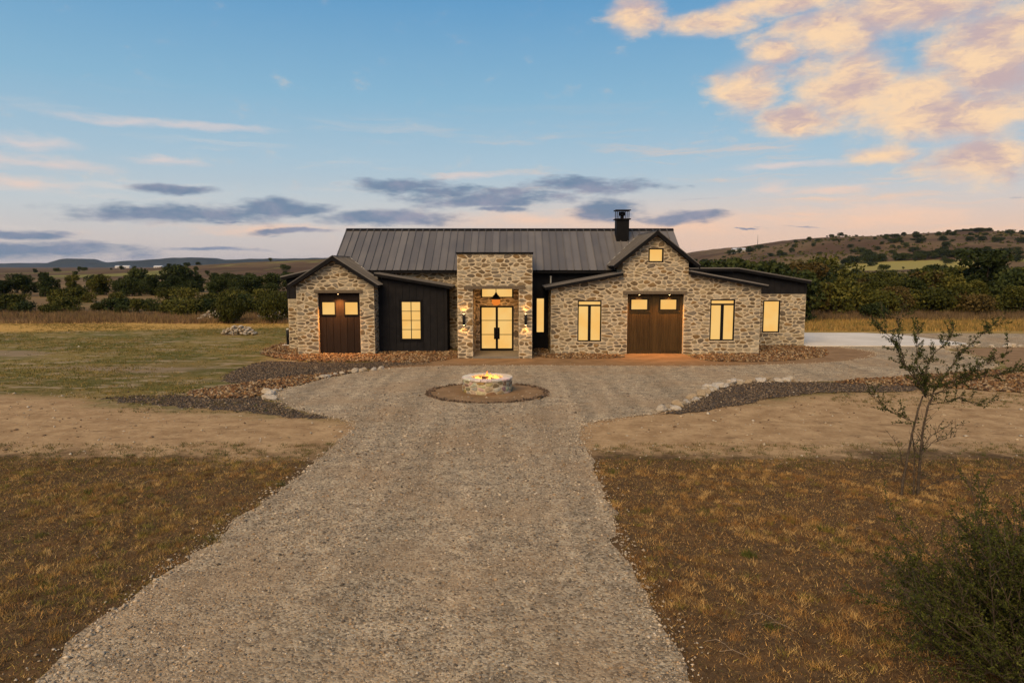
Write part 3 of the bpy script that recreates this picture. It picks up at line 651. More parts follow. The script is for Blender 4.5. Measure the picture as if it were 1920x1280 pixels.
for p, q, r, s in dw:
    o = MB(); o.box(p-.065, p, 39.18, 39.27, r-.065, s+.065); o.box(q, q+.065, 39.18, 39.27, r-.065, s+.065); o.box(p, q, 39.182, 39.27, r-.065, r); o.box(p, q, 39.182, 39.27, s, s+.065)
    o.build('window_frame', M['trim'], gd); MB().box(p-.003, q+.003, 39.225, 39.245, r-.003, s+.003).build('window_pane', M['pane'], gd)

# far wings at both ends: stone below, dark siding under a shed roof
FW = (15.89, 16.98, .85, 2.89)
w, mp = wall_face((0, 43.2, 0), (1, 0, 0), (0, -1, 0), [12, 18.58], lambda u: 3.29, [FW], M['mortar'], 'wall', house)
lay([c for c in cells(13.6, 18.58, lambda u: 3.29, [FW])], mp, w, 1.)
w, mp = wall_face((18.58, 43.2, 0), (0, 1, 0), (1, 0, 0), [0, 5], lambda u: 3.29, [], M['mortar'], 'wall', house); lay(cells(0, 5, lambda u: 3.29, []), mp, w, .2)
w = window(*FW, 43.2, rec=.08); sill(FW[0], FW[1], .85, 43.2, w)
fz = lambda x: min(4.88, 4.88-.172*(x-14.13))-.13
w, mp = wall_face((0, 43.17, 0), (1, 0, 0), (0, -1, 0), [10.5, 14.13, 18.61], fz, [], M['batten'], 'siding', house, zbot=3.30)
for x in np.arange(10.9, 18.6, .38): MB().box(x-.025, x+.025, 43.14, 43.175, 3.31, fz(x)).build('batten', M['batten'], w)
w, mp = wall_face((18.61, 43.17, 0), (0, 1, 0), (1, 0, 0), [0, 5], lambda u: fz(18.6), [], M['batten'], 'siding', house, zbot=3.30)
w, mp = wall_face((0, 41.4, 0), (1, 0, 0), (0, -1, 0), [-13.58, -12.0], lambda u: 3.07, [], M['mortar'], 'wall', house)
lay(cells(-13.58, -12.0, lambda u: 3.07, []), mp, w, .6)
w, mp = wall_face((-13.58, 41.4, 0), (0, 1, 0), (-1, 0, 0), [0, 6], lambda u: 3.07, [], M['mortar'], 'wall', house); lay(cells(0, 6, lambda u: 3.07, []), mp, w, .2)
qz = lambda x: 4.37+.228*(x+13.84)-.13
w, mp = wall_face((0, 41.37, 0), (1, 0, 0), (0, -1, 0), [-13.62, -11.5], qz, [], M['batten'], 'siding', house, zbot=3.08)
for x in np.arange(-13.5, -12.2, .36): MB().box(x-.025, x+.025, 41.34, 41.375, 3.09, qz(x)).build('batten', M['batten'], w)
w, mp = wall_face((-13.62, 41.37, 0), (0, 1, 0), (-1, 0, 0), [0, 6], lambda u: qz(-13.62), [], M['batten'], 'siding', house, zbot=3.08)
place_stones()

# roofs: slab with fascia, then standing seam panels one by one
def roof_plane(name, O, A, La, S, t=.13, panels=True, w0=.457, lift=0.):
    """O eave corner (top face), A unit vector along the eave, S full slope vector"""
    O = Vector(O); A = Vector(A); S = Vector(S); Nn = A.cross(S).normalized()
    if Nn.z < 0: Nn = -Nn
    sl = MB().prism([O, O+A*La, O+A*La+S, O+S], -Nn*t).build(name, M['trim'], house)
    if panels:
        n = max(1, round(La/w0)); w_ = La/n; me = None
        for i in range(n):
            if me is None:
                b = MB(); e = S.normalized()*.015
                b.prism([O+A*.002-e, O+A*(w_-.002)-e, O+A*(w_-.002)+S, O+A*.002+S], Nn*.010)
                b.prism([O+A*.004-e+Nn*.009, O+A*.036-e+Nn*.009, O+A*.036+S+Nn*.009, O+A*.004+S+Nn*.009], Nn*.062)
                o = b.build('roof_panel', M['roof'], sl); me = o.data
            else:
                o = bpy.data.objects.new('roof_panel', me); o.location = A*(w_*i); link(o, sl)
    return sl
main = roof_plane('roof', (-10.85, 41.2, 4.80), (1, 0, 0), 21.41, (0, 4.1, 2.62))
roof_plane('roof', (-10.85, 49.4, 4.80), (1, 0, 0), 21.41, (0, -4.1, 2.62))
MB().prism([(-10.87, 45.1, 7.34), (-10.87, 45.3, 7.50), (-10.87, 45.5, 7.34)], (21.45, 0, 0)).build('ridge_cap', M['trim'], house)
MB().box(-10.86, -3.03, 41.07, 41.19, 4.62, 4.74).build('gutter', M['trim'], house)
MB().box(1.16, 10.56, 41.07, 41.19, 4.62, 4.74).build('gutter', M['trim'], house)
def gable_roof(C, ap, s, half, y0, y1):
    L = y1-y0; dz = s*half
    for sg in (-1, 1): roof_plane('roof', (C+sg*half, y0, ap-dz), (0, 1, 0), L, (-sg*half, 0, dz), .16)
    MB().prism([(C-.14, y0-.01, ap-.06), (C, y0-.01, ap+.075), (C+.14, y0-.01, ap-.06)], (0, L, 0)).build('ridge_cap', M['trim'], house)
    for sg in (-1, 1):       # rake boards
        MB().prism([(C, y0-.035, ap+.03), (C+sg*(half+.03), y0-.035, ap-dz+.01), (C+sg*(half+.03), y0-.035, ap-dz-.20), (C, y0-.035, ap-.22)], (0, .03, 0)).build('rake_board', M['trim'], house)
gable_roof(GC, GAP, GS, 2.50, 38.35, 43.2)
gable_roof(RC, RAP, RS, 2.40, 38.6, 45.2)
def valley(a, b): MB().tube([a, b], [.035, .035], 4).build('valley_flashing', M['pipe'], house)
mz = lambda y: 4.80+.639*(y-41.2)
valley((GC, 41.2+(GAP-4.8)/.639, GAP+.03), (GC+1.19*1, 41.2, 4.83)); valley((RC, 41.2+(RAP-4.8)/.639, RAP+.03), (RC-2.36, 41.2+(5.09-4.8)/.639, 5.12))
roof_plane('roof', (-3.46, 39.55, 3.87), (0, 1, 0), 2.2, (-4.5, 0, .742), .15)
roof_plane('roof', (1.86, 38.6, 3.83), (0, 1, 0), 3.6, (4.41, 0, .827), .15)
roof_plane('roof', (14.46, 38.6, 3.92), (0, 1, 0), 5.4, (-4.41, 0, .816), .15)
roof_plane('roof', (18.72, 42.8, 4.09), (0, 1, 0), 5.6, (-4.59, 0, .79), .16)
roof_plane('roof', (10.5, 42.8, 4.88), (0, 1, 0), 5.6, (3.62, 0, .0), .16)
roof_plane('roof', (-13.84, 41.0, 4.37), (0, 1, 0), 6.5, (2.6, 0, .593), .16)
# chimney
ch = MB().box(6.66, 7.46, 44.0, 44.8, 6.2, 8.0).build('chimney', M['trim'], house)
MB().box(6.57, 7.55, 43.9, 44.9, 7.98, 8.05).build('ledge', M['trim'], ch)
for x in (6.66, 6.78, 7.30, 7.42):
    for y in (44.02, 44.74): MB().box(x, x+.045, y, y+.045, 8.06, 8.56).build('post', M['trim'], ch)
MB().box(6.57, 7.55, 43.9, 44.9, 8.55, 8.60).build('cap', M['trim'], ch)
MB().lathe((7.06, 44.4, 8.05), [(.12, 0), (.12, .18), (.19, .2), (.19, .42), (.15, .44)], 12).build('flue', M['trim'], ch)

# ------------------------------------------------------------------ lamps on the house
def spot(name, loc, rot, e, size, col=(1, .55, .2), blend=.6, r=.03):
    l = bpy.data.lights.new(name, 'SPOT'); l.energy = e; l.spot_size = R(size); l.spot_blend = blend; l.color = col; l.shadow_soft_size = r
    o = bpy.data.objects.new(name, l); o.location = loc; o.rotation_euler = rot; COL.objects.link(o); return o
for x, lab in ((-2.62, 'black up and down cylinder sconce on the pier beside the shed-roofed siding'), (.74, 'black up and down cylinder sconce on the pier beside the tall narrow window')):
    r = empty('wall_sconce', (x, 37.0, 2.15)); tag(r, lab, 'wall lamp', 'sconces on the entry portal')
    MB().lathe((x, 36.96, 1.86), [(.065, 0), (.07, .01), (.07, .57), (.065, .58)], 14).build('housing', M['black'], r, True)
    MB().box(x-.04, x+.04, 36.96, 37.1, 2.08, 2.22).build('bracket', M['black'], r)
    for z, rx in ((2.452, R(180-6)), (1.848, R(6))):
        MB().lathe((x, 36.96, z-.003), [(.045, 0), (.045, .006)], 12).build('lens', M['bulb'], r)
        s = spot('sconce_light', (x, 36.90, z+(.03 if z > 2 else -.03)), (rx, 0, 0), 30, 110, (1, .5, .15)); link_parent = s; s.parent = r; s.matrix_parent_inverse = Matrix.Translation(r.location).inverted()
r = empty('lantern', (-.9, 38.5, 3.98)); tag(r, 'black domed pendant lantern with amber glass hanging in the entry portal', 'lantern')
MB().lathe((-.9, 38.5, 3.55), [(.02, 0), (.02, .43)], 8).build('stem', M['black'], r)
MB().lathe((-.9, 38.5, 3.18), [(.27, 0), (.25, .08), (.18, .18), (.09, .27), (.05, .37), (.02, .38)], 18).build('cap', M['black'], r, True)
MB().lathe((-.9, 38.5, 2.84), [(.10, 0), (.19, .05), (.235, .16), (.24, .34)], 18).build('glass', M['amber'], r, True)
def lamp(name, loc, e, col=(1, .5, .16), r=.06, parent=None):
    l = bpy.data.lights.new(name, 'POINT'); l.energy = e; l.color = col; l.shadow_soft_size = r
    o = bpy.data.objects.new(name, l); o.location = loc; COL.objects.link(o)
    if parent: o.parent = parent; o.matrix_parent_inverse = Matrix.Translation(parent.location).inverted()
    return o
lamp('lantern_light', (-.9, 38.5, 2.78), 60, parent=r)
for x, y, z, e, lab in ((-9.83, 38.6, 3.50, 130, 'small downlight under the lintel of the dark garage door'), (7.27, 38.98, 3.44, 60, 'downlight over the first window of the cedar garage door'), (8.98, 38.98, 3.44, 66, 'downlight over the second window of the cedar garage door')):
    r = empty('downlight', (x, y, z)); tag(r, lab, 'downlight')
    MB().lathe((x, y, z-.03), [(.06, 0), (.07, .01), (.07, .05)], 12).build('housing', M['black'], r); MB().lathe((x, y, z-.036), [(.045, 0), (.045, .008)], 10).build('lens', M['bulb'], r)
    s = spot('downlight_beam', (x, y-.02, z-.06), (R(-6), 0, 0), e*6, 130, (1, .40, .09), .9); s.parent = r; s.matrix_parent_inverse = Matrix.Translation(r.location).inverted()

# ------------------------------------------------------------------ fire pit
FX, FY = -1.0, 27.2
ring = empty('fire_circle', (FX-.0, 26.9, 0)); tag(ring, 'round granite pad edged with dark rocks under the fire pit', 'garden circle')
pad = [( -.98+2.32*math.cos(a), 26.85+2.1*math.sin(a)) for a in np.linspace(0, 2*math.pi, 60, endpoint=False)]
mesh('pad', [(x, y, .028) for x, y in pad], [tuple(range(60))], M['granite'], ring)
def rocks_np(pts, smin, smax, cols, flat=.6, z0=0.):
    """many rough pebbles in one mesh: squashed, jittered octahedra"""
    n = len(pts); base = np.array([(1, 0, 0), (-1, 0, 0), (0, 1, 0), (0, -1, 0), (0, 0, 1), (0, 0, -1)], float)
    f = np.array([(0, 2, 4), (2, 1, 4), (1, 3, 4), (3, 0, 4), (2, 0, 5), (1, 2, 5), (3, 1, 5), (0, 3, 5)])
    s = rng.uniform(smin, smax, (n, 1, 1)) if np.isscalar(smin) else (smin*rng.uniform(.6, 1.4, n))[:, None, None]
    v = base[None]*rng.uniform(.65, 1.25, (n, 6, 1))*s*np.stack([rng.uniform(.8, 1.4, n), rng.uniform(.7, 1.1, n), np.full(n, flat)], 1)[:, None]
    a = rng.uniform(0, 6.28, n); c, s_ = np.cos(a)[:, None], np.sin(a)[:, None]
    x = v[..., 0]*c-v[..., 1]*s_; y = v[..., 0]*s_+v[..., 1]*c; z = v[..., 2]+.25*(rng.random((n, 1))-.5)*x
    V = np.stack([x+pts[:, 0:1], y+pts[:, 1:2], z+z0+s[..., 0]*flat*.45], -1).reshape(-1, 3)
    F = (f[None]+6*np.arange(n)[:, None, None]).reshape(-1, 3)
    C = np.array(cols)[rng.integers(0, len(cols), n)]*rng.uniform(.7, 1.3, (n, 1)); return V, F, np.repeat(C, 6, 0)
a = rng.uniform(0, 2*math.pi, 430); rr = rng.normal(1, .028, 430)
V, F, C = rocks_np(np.stack([-.98+2.34*rr*np.cos(a), 26.85+2.12*rr*np.sin(a)], 1), .035, .085, [(.08, .055, .035), (.13, .085, .055), (.19, .13, .085)], .7, .02)
tag(npmesh('edging_rocks', V, F, M['rock'], ring, tint=C), kind='stuff')
pit = empty('fire_pit', (FX, FY, 0)); tag(pit, 'round limestone fire pit with burning logs', 'fire pit')
RO, RI, HP = .97, .66, .60
b = MB(); n = 40
for r_, z in ((RO, 0), (RO, HP-.05), (RI, HP-.05), (RI, .1)): b.v += [(FX+r_*math.cos(2*math.pi*i/n), FY+r_*math.sin(2*math.pi*i/n), z) for i in range(n)]
b.f += [(k*n+i, k*n+(i+1) % n, (k+1)*n+(i+1) % n, (k+1)*n+i) for k in range(3) for i in range(n)]; b.f.append(tuple(range(3*n, 4*n)))
pw_ = b.build('pit_wall', M['mortar'], pit)
cm = lambda u, z, d: Vector((FX+(RO+d)*math.sin(u/RO), FY-(RO+d)*math.cos(u/RO), z))
for A_, P_ in cells(-math.pi*RO, math.pi*RO, lambda u: HP-.06, [], sw=.26, sh=.17, gap=.018):
    v, f = stone_mesh(P_, cm, random.uniform(.015, .03)); mesh('stone', v, f, M['stone'], pw_, tint=[x*random.uniform(1.1, 1.5) for x in random.choice(STONE_COL)])
for i in range(14):
    a0, a1 = 2*math.pi*i/14+.012, 2*math.pi*(i+1)/14-.012; am = (a0+a1)/2
    pts = [(FX+r_*math.cos(q), FY+r_*math.sin(q), HP-.06) for r_, q in ((RI-.02, a0), (RO+.05, a0), (RO+.06, am), (RO+.05, a1), (RI-.02, a1), (RI-.03, am))]
    bevel(MB().prism(pts, (0, 0, .07+random.uniform(-.008, .008))).build('capstone', M['pale_rock'], pit, tint=[q*random.uniform(.85, 1.05) for q in (.72, .63, .51)]), .012)
for i in range(6):
    a = i*1.05+.3; c_, s_ = math.cos(a), math.sin(a)
    MB().tube([(FX-c_*.42, FY-s_*.42, .34+.03*i), (FX, FY, .40+.03*i), (FX+c_*.40, FY+s_*.40, .36+.03*i)], [.075, .07, .06], 8).build('log', M['log'], pit, True)
for i in range(16):
    a = random.uniform(0, 6.28); q = random.uniform(.08, .5); x, y = FX+q*math.cos(a), FY+q*math.sin(a); h = random.uniform(.18, .42)*(1.15-q); t_ = random.uniform(-.08, .08)
    pts = [(x+t_*math.sin(k*1.6)*.7, y+.03*math.cos(k*2+i), .38+h*k/5) for k in range(6)]; rs = [.05, .075, .07, .05, .028, .003]
    MB().tube(pts, [q_*random.uniform(.8, 1.2) for q_ in rs], 7).build('flame', M['flame'], pit, True)
lamp('fire_light', (FX, FY, .80), 18, (1, .45, .12), .15, pit)

# ------------------------------------------------------------------ loose rock
BROWN = [(.17, .095, .04), (.25, .145, .06), (.11, .058, .027), (.30, .20, .10), (.19, .125, .07), (.075, .045, .026), (.36, .265, .16), (.21, .10, .04)]
labs = {'l': 'brown river rock filling the bed along the gabled garage', 'll': 'brown river rock filling the strip beside the turnaround', 'r': 'brown river rock below the driveway bend', 'rw': 'brown river rock around the right wing', 'm': 'brown river rock beside the entry portal'}
for kx, dens in (('l', 95), ('ll', 120), ('r', 80), ('rw', 95), ('m', 95)):
    p = ROCKS[kx]; lo, hi = p.min(0), p.max(0); q = scatter(p, int(dens*np.prod(hi-lo)))
    V, F, C = rocks_np(q, .05, .11, BROWN, .62, .01)
    tag(npmesh('river_rock', V, F, M['rock'], tint=C), labs[kx], 'rock', kind='stuff')
for p, zz, lb in zip(MUL, (.006, .006, .02), ('dark chips covering the swale between the rock beds', 'dark chips covering the patch beside the dirt track', 'dark chips covering the bed in the driveway bend')):
    q = scatter(p, int(330*np.prod(p.max(0)-p.min(0)))); q = q+rng.normal(0, .10, q.shape)
    V, F, C = rocks_np(q, np.clip(rng.lognormal(-3.75, .4, len(q)), .012, .06), 0, [(.08, .06, .042), (.12, .09, .062), (.17, .13, .09), (.05, .039, .03), (.24, .18, .12), (.16, .105, .058)], .55, zz)
    tag(npmesh('gravel_chips', V, F, M['pebble'], tint=C), lb, 'gravel', kind='stuff')
GRAV = [(.36, .28, .19), (.45, .36, .25), (.24, .19, .135), (.30, .21, .125), (.15, .125, .10), (.52, .44, .33), (.31, .26, .20), (.37, .25, .14)]
q = scatter(P_DRIVE, 330000, lambda q: np.clip((13.5/np.maximum(q[:, 1], 6))**2.6, 0, 1)*(q[:, 1] > 6.5)*(np.sin(q[:, 0]*1.7+q[:, 1]*.4)+np.sin(q[:, 1]*1.3-q[:, 0]*.8)+np.sin(q[:, 0]*.5+3*np.sin(q[:, 1]*.37)) > -1.3+.9*rng.standard_normal(len(q))*.6))
near_ = rng.uniform((-6, 6.3), (2.4, 27), (210000, 2)); near_ = near_[inside(P_DRIVE, near_)]
near_ = near_[rng.random(len(near_)) < np.clip((9.5/np.maximum(near_[:, 1], 6.3))**2.4, 0, 1)*np.clip(.6+.35*np.sin(near_[:, 0]*1.7+near_[:, 1]*.4)*np.sin(near_[:, 1]*.9), .2, 1)]
q = np.vstack([q, near_])
size = np.clip(rng.lognormal(-4.65, .48, len(q)), .005, .032)*np.clip(q[:, 1]/12, .85, 1.6)
V, F, C = rocks_np(q, size, 0, GRAV+[(.11, .09, .07), (.52, .43, .31)], .6, .015)
tag(npmesh('gravel', V, F, M['pebble'], tint=C), 'loose pale gravel covering the driveway', 'gravel', kind='stuff')
# spill of pale gravel along the drive edges
e = smooth_poly(DRIVE, 2); e = e[(e[:, 1] > 6) & (e[:, 1] < 45)]
ed = np.repeat(e, 60, 0)+rng.normal(0, .30, (len(e)*60, 2))*rng.random((len(e)*60, 1))
k_ = np.concatenate([np.linspace(0, 1, 60)]*len(e)); nxt = np.repeat(np.roll(e, -1, 0), 60, 0); far_ = np.linalg.norm(nxt-np.repeat(e, 60, 0), axis=1) < 6
ed = (ed+(nxt-np.repeat(e, 60, 0))*k_[:, None])[far_]
V, F, C = rocks_np(ed, np.clip(rng.lognormal(-4.15, .45, len(ed)), .008, .045), 0, [(.46, .37, .26), (.40, .32, .22), (.34, .26, .17), (.52, .44, .33)], .65, .012)
tag(npmesh('edge_gravel', V, F, M['pebble'], tint=C), 'paler loose stones spilled along the driveway edges', 'gravel', kind='stuff')
# stray pale stones on the dirt and lawn
q = np.concatenate([rng.uniform((-24, 17.5), (-5, 27), (1500, 2)), rng.uniform((2.5, 17), (26, 27), (1700, 2)), rng.uniform((-45, 26), (-13, 50), (900, 2))])
q = q[~inside(P_DRIVE, q)]
V, F, C = rocks_np(q, np.clip(rng.lognormal(-3.9, .5, len(q)), .01, .08), 0, [(.42, .34, .23), (.3, .22, .13), (.16, .11, .07), (.5, .44, .34)], .6, .0)
tag(npmesh('stray_stones', V, F, M['pebble'], tint=C), 'small stray stones scattered over bare dirt and lawn', 'stones', kind='stuff')

# rough boulders: six shapes shared
def boulder_mesh(seed, pale=True):
    r_ = random.Random(seed); bm = bmesh.new(); bmesh.ops.create_icosphere(bm, subdivisions=2, radius=1)
    planes = [(Vector((r_.gauss(0, 1), r_.gauss(0, 1), r_.gauss(0, .8))).normalized(), r_.uniform(.55, .85)) for _ in range(9)]
    for v in bm.verts:
        for n_, d_ in planes:
            k = v.co.dot(n_)
            if k > d_: v.co -= n_*(k-d_)
        v.co *= r_.uniform(.88, 1.1)
    me = bpy.data.meshes.new('boulder'); bm.to_mesh(me); bm.free(); me.materials.append(M['pale_rock'])
    at = me.color_attributes.new('tint', 'FLOAT_COLOR', 'POINT'); c = r_.choice([(.52, .44, .33), (.45, .37, .26), (.56, .50, .41), (.40, .31, .20)])
    at.data.foreach_set('color', np.tile(np.array([*c, 1], np.float32), len(me.vertices))); return me
BOULD = [boulder_mesh(i) for i in range(8)]
def boulder(name, x, y, sx, sy, sz, label=None, cat=None, group=None, parent=None, z=None):
    o = bpy.data.objects.new(name, random.choice(BOULD)); o.scale = (sx, sy, sz); o.rotation_euler = (random.uniform(-.25, .25), random.uniform(-.25, .25), random.uniform(0, 6.28)); o.location = (x, y, sz*.55 if z is None else z)
    if parent is not None: o.parent = parent; o.matrix_parent_inverse = Matrix.Translation(parent.location).inverted(); COL.objects.link(o)
    else: COL.objects.link(o); tag(o, label, cat, group)
    return o
def along(pts, step):
    out = []; pts = [np.array(p, float) for p in pts]
    for a_, b_ in zip(pts[:-1], pts[1:]):
        L = np.linalg.norm(b_-a_); k = 0.
        while k < L: out.append(a_+(b_-a_)*k/L); k += step*random.uniform(.6, 1.5)
    return out
for p in along([(-9.45, 27.3), (-9.62, 26.6), (-9.45, 25.9), (-9.1, 25.3)], .26):
    s = random.uniform(.10, .22); boulder('edging_rock', p[0]+random.uniform(-.08, .08), p[1]+random.uniform(-.1, .1), s*1.2, s, s*.75, 'pale limestone edging rock at the tip of the gravel turnaround', 'rock', 'edging rocks at the turnaround tip')
for p in along([(-8.7, 30.1), (-7.9, 31.5), (-7.1, 32.6), (-6.2, 33.2)], .3):
    s = random.uniform(.09, .19); boulder('edging_rock', p[0]+random.uniform(-.1, .1), p[1]+random.uniform(-.1, .1), s*1.3, s, s*.7, 'pale limestone edging rock between the dark swale and the gravel', 'rock', 'edging rocks along the dark swale')
for p in along([(4.75, 22.95), (5.6, 23.7), (6.2, 24.4), (6.8, 25.3), (7.3, 26.1), (8.0, 27.2), (8.7, 28.2), (9.5, 29.0), (10.4, 29.4), (11.6, 29.5), (12.8, 29.5)], .20):
    s = .06+.20*random.random()**1.8; boulder('edging_rock', p[0]+random.uniform(-.18, .18), p[1]+random.uniform(-.18, .18), s*random.uniform(1.1, 1.7), s, s*random.uniform(.5, .85), 'pale limestone edging rock around the dark bed in the driveway bend', 'rock', 'edging rocks around the dark bed')
for p in along([(26.2, 41.7), (28.5, 42.4), (31, 42.6), (35, 42.7)], .55):
    s = random.uniform(.12, .26); boulder('edging_rock', p[0]+random.uniform(-.2, .2), p[1]+random.uniform(-.2, .2), s*1.3, s, s*.7, 'pale rock along the far edge of the granite bed', 'rock', 'rocks beyond the granite bed')
for x0, x1, y, hgt, lab in ((-29.4, -26.6, 64.0, .85, 'low pile of pale fieldstones left of the upright juniper'), (-24.0, -20.9, 64.0, .8, 'low pile of pale fieldstones between the two junipers'), (-21.4, -19.0, 50.3, .62, 'low pile of pale fieldstones on the lawn near the house')):
    r = empty('stone_pile', ((x0+x1)/2, y, 0)); tag(r, lab, 'stone pile', 'fieldstone piles')
    for i in range(150):
        u = random.random(); h_ = hgt*(1-abs(2*u-1)**3)*random.random()**.8; s = random.uniform(.07, .15)
        boulder('fieldstone', x0+(x1-x0)*u, y+random.uniform(-.55, .55)*(1-h_/hgt*.6), s*1.3, s, s*.7, parent=r, z=h_+s*.3)

# ------------------------------------------------------------------ grass
def blades(pts, nb, rad_, hmin, hmax, wid, cols, lean=.6, colfn=None):
    n = len(pts); k = n*nb; base = np.repeat(pts, nb, 0)+rng.normal(0, 1, (k, 2))*np.repeat(rng.uniform(.4, 1, n)*rad_, nb)[:, None]
    h = rng.uniform(hmin, hmax, k)*np.repeat(rng.uniform(.6, 1.2, n), nb); a = rng.uniform(0, 6.28, k); l = rng.uniform(.1, 1, k)*lean*h
    w = wid*rng.uniform(.6, 1.3, k); b = rng.uniform(0, 6.28, k)
    V = np.empty((k, 3, 3)); V[:, 0, 0] = base[:, 0]-w*np.cos(b); V[:, 0, 1] = base[:, 1]-w*np.sin(b); V[:, 1, 0] = base[:, 0]+w*np.cos(b); V[:, 1, 1] = base[:, 1]+w*np.sin(b); V[:, :2, 2] = -.005
    V[:, 2, 0] = base[:, 0]+l*np.cos(a); V[:, 2, 1] = base[:, 1]+l*np.sin(a); V[:, 2, 2] = h
    ci = np.array(cols)[rng.integers(0, len(cols), n)] if colfn is None else colfn(pts)
    C = np.repeat(ci, nb, 0)*rng.uniform(.7, 1.3, (k, 1)); return V.reshape(-1, 3), np.arange(k*3).reshape(-1, 3), np.repeat(C, 3, 0)
def grass(name, label, parts):
    Vs, Fs, Cs = [], [], []; o = 0
    for V, F, C in parts: Vs.append(V); Fs.append(F+o); Cs.append(C); o += len(V)
    return tag(npmesh(name, np.vstack(Vs), np.vstack(Fs), M['grass'], tint=np.vstack(Cs)), label, 'grass', kind='stuff')
def wave(q, s): return np.sin(q[:, 0]*1.3*s+1.7*np.sin(q[:, 1]*.9*s))+np.sin(q[:, 1]*1.7*s+q[:, 0]*.6*s)
DRY = [(.46, .265, .085), (.32, .165, .052), (.60, .39, .15), (.17, .09, .038), (.38, .245, .095), (.12, .07, .033)]
OLIVE = [(.24, .19, .042), (.31, .22, .058), (.16, .15, .034), (.36, .23, .068)]
for nm, lab, x0, x1, y1, cols in (('dry_grass', 'dry tawny grass tufts left of the driveway', -16, -5.3, 17.6, DRY+OLIVE*1), ('dry_grass', 'dry rusty grass tufts right of the driveway', 2, 17, 17.4, DRY*2+OLIVE[:1])):
    q = rng.uniform((x0, 6), (x1, y1), (int((x1-x0)*(y1-6)*32), 2)); q = q[~inside(P_DRIVE, q)]
    q = q[rng.random(len(q)) < np.clip(.55+.35*wave(q, 1.1), .1, 1)*np.clip((y1-q[:, 1])/1.2, .15, 1)]
    A_ = blades(q, 46, .085, .03, .10, .0042, cols, 1.5)
    q2 = rng.uniform((x0, 6), (x1, y1), (int((x1-x0)*(y1-6)*1300), 2)); q2 = q2[~inside(P_DRIVE, q2)]
    B_ = blades(q2, 1, .01, .008, .045, .006, [tuple(c*f_ for c in k) for k in cols for f_ in (.35, .6, .9, 1.3)], 2.6)
    q3 = rng.uniform((x0, 6.5), (x1, y1-1), (int((x1-x0)*(y1-6)*.25), 2)); q3 = q3[~inside(P_DRIVE, q3)]
    C_ = blades(q3, 90, .12, .05, .16, .005, [(.085, .095, .022), (.28, .17, .055), (.12, .11, .03)], .9)
    grass(nm, lab, [A_, B_, C_])
q = rng.uniform((-60, 24), (-13, 60), (26000, 2)); q = q[(q[:, 1] > 20.5-.31*q[:, 0]) | (q[:, 1] > 27)]; q = q[(wave(q, .35)+.8*rng.standard_normal(len(q)) > -.3) & ~((q[:, 0] > -15) & (q[:, 1] > 36))]
grass('lawn_grass', 'olive green and straw lawn grass on the open yard', [blades(q, 9, .14, .03, .10, .014, [(.10, .10, .022), (.15, .13, .032), (.24, .18, .055), (.31, .21, .07)], 1.2)])
q = rng.uniform((-75, 60), (-16, 74), (12000, 2)); q = q[wave(q, .3)+rng.standard_normal(len(q)) > -.6]
grass('wild_grass', 'tall brown wild grass before the left tree belt', [blades(q, 9, .3, .15, .62, .018, [(.17, .10, .055), (.22, .135, .07), (.13, .08, .045), (.29, .19, .085), (.19, .14, .05)], .6)])
q = rng.uniform((19, 53), (70, 68), (11000, 2))
grass('wild_grass', 'golden brown wild grass before the right tree belt', [blades(q, 8, .25, .08, .38, .022, [(.36, .22, .065), (.24, .155, .055), (.15, .13, .036), (.42, .27, .085)], .5)])
q = rng.uniform((20, 63), (75, 71), (3500, 2))
grass('wild_grass', 'taller pale brown grass at the foot of the right trees', [blades(q, 8, .25, .35, .8, .022, [(.15, .10, .055), (.19, .13, .07), (.11, .075, .04)], .35)])
q = np.concatenate([rng.uniform((2.3, 16.5), (24, 19), (900, 2)), rng.uniform((12, 24), (26, 27), (500, 2)), rng.uniform((-22, 16.8), (-5, 19), (700, 2)), rng.uniform((-14, 23), (-7, 25), (120, 2))]); q = q[~inside(P_DRIVE, q)]
grass('weeds', 'sparse green weeds at the edges of the dirt track', [blades(q, 16, .09, .03, .10, .006, [(.07, .085, .02), (.11, .10, .03), (.16, .12, .04)], 1.3)])

# ------------------------------------------------------------------ trees
def leaf_cloud(lobes, n, lmin, lmax, up=0., shell=.55):
    """leaf-clump faces through ellipsoid lobes; tint.x = own shade of the clump"""
    vol = np.array([l[3]*l[4]*l[5] for l in lobes])**.75; pick = rng.choice(len(lobes), n, p=vol/vol.sum()); L = np.array(lobes)[pick]
    d = rng.normal(0, 1, (n, 3)); d /= np.linalg.norm(d, axis=1)[:, None]; r = rng.random(n)**.33*(1-shell)+shell*rng.random(n)**.12
    d *= (1+.22*np.sin(d[:, :1]*7+L[:, :1]*5)*np.sin(d[:, 1:2]*6+L[:, 2:3]*3))
    c = L[:, :3]+d*L[:, 3:6]*r[:, None]
    t1 = rng.normal(0, 1, (n, 3)); t1[:, 2] += up*2; t1 /= np.linalg.norm(t1, axis=1)[:, None]; t2 = np.cross(t1, rng.normal(0, 1, (n, 3))); t2 /= np.linalg.norm(t2, axis=1)[:, None]
    s = rng.uniform(lmin, lmax, (n, 1)); k = .45 if up else .62
    V = np.stack([c-t1*s, c+t2*s*k, c+t1*s, c-t2*s*k], 1).reshape(-1, 3)
    sh = np.clip(.5+.25*np.sin(pick*2.4)+rng.normal(0, .18, n), 0, 1)
    return V, np.arange(4*n).reshape(-1, 4), np.repeat(np.stack([sh]*3, 1), 4, 0)
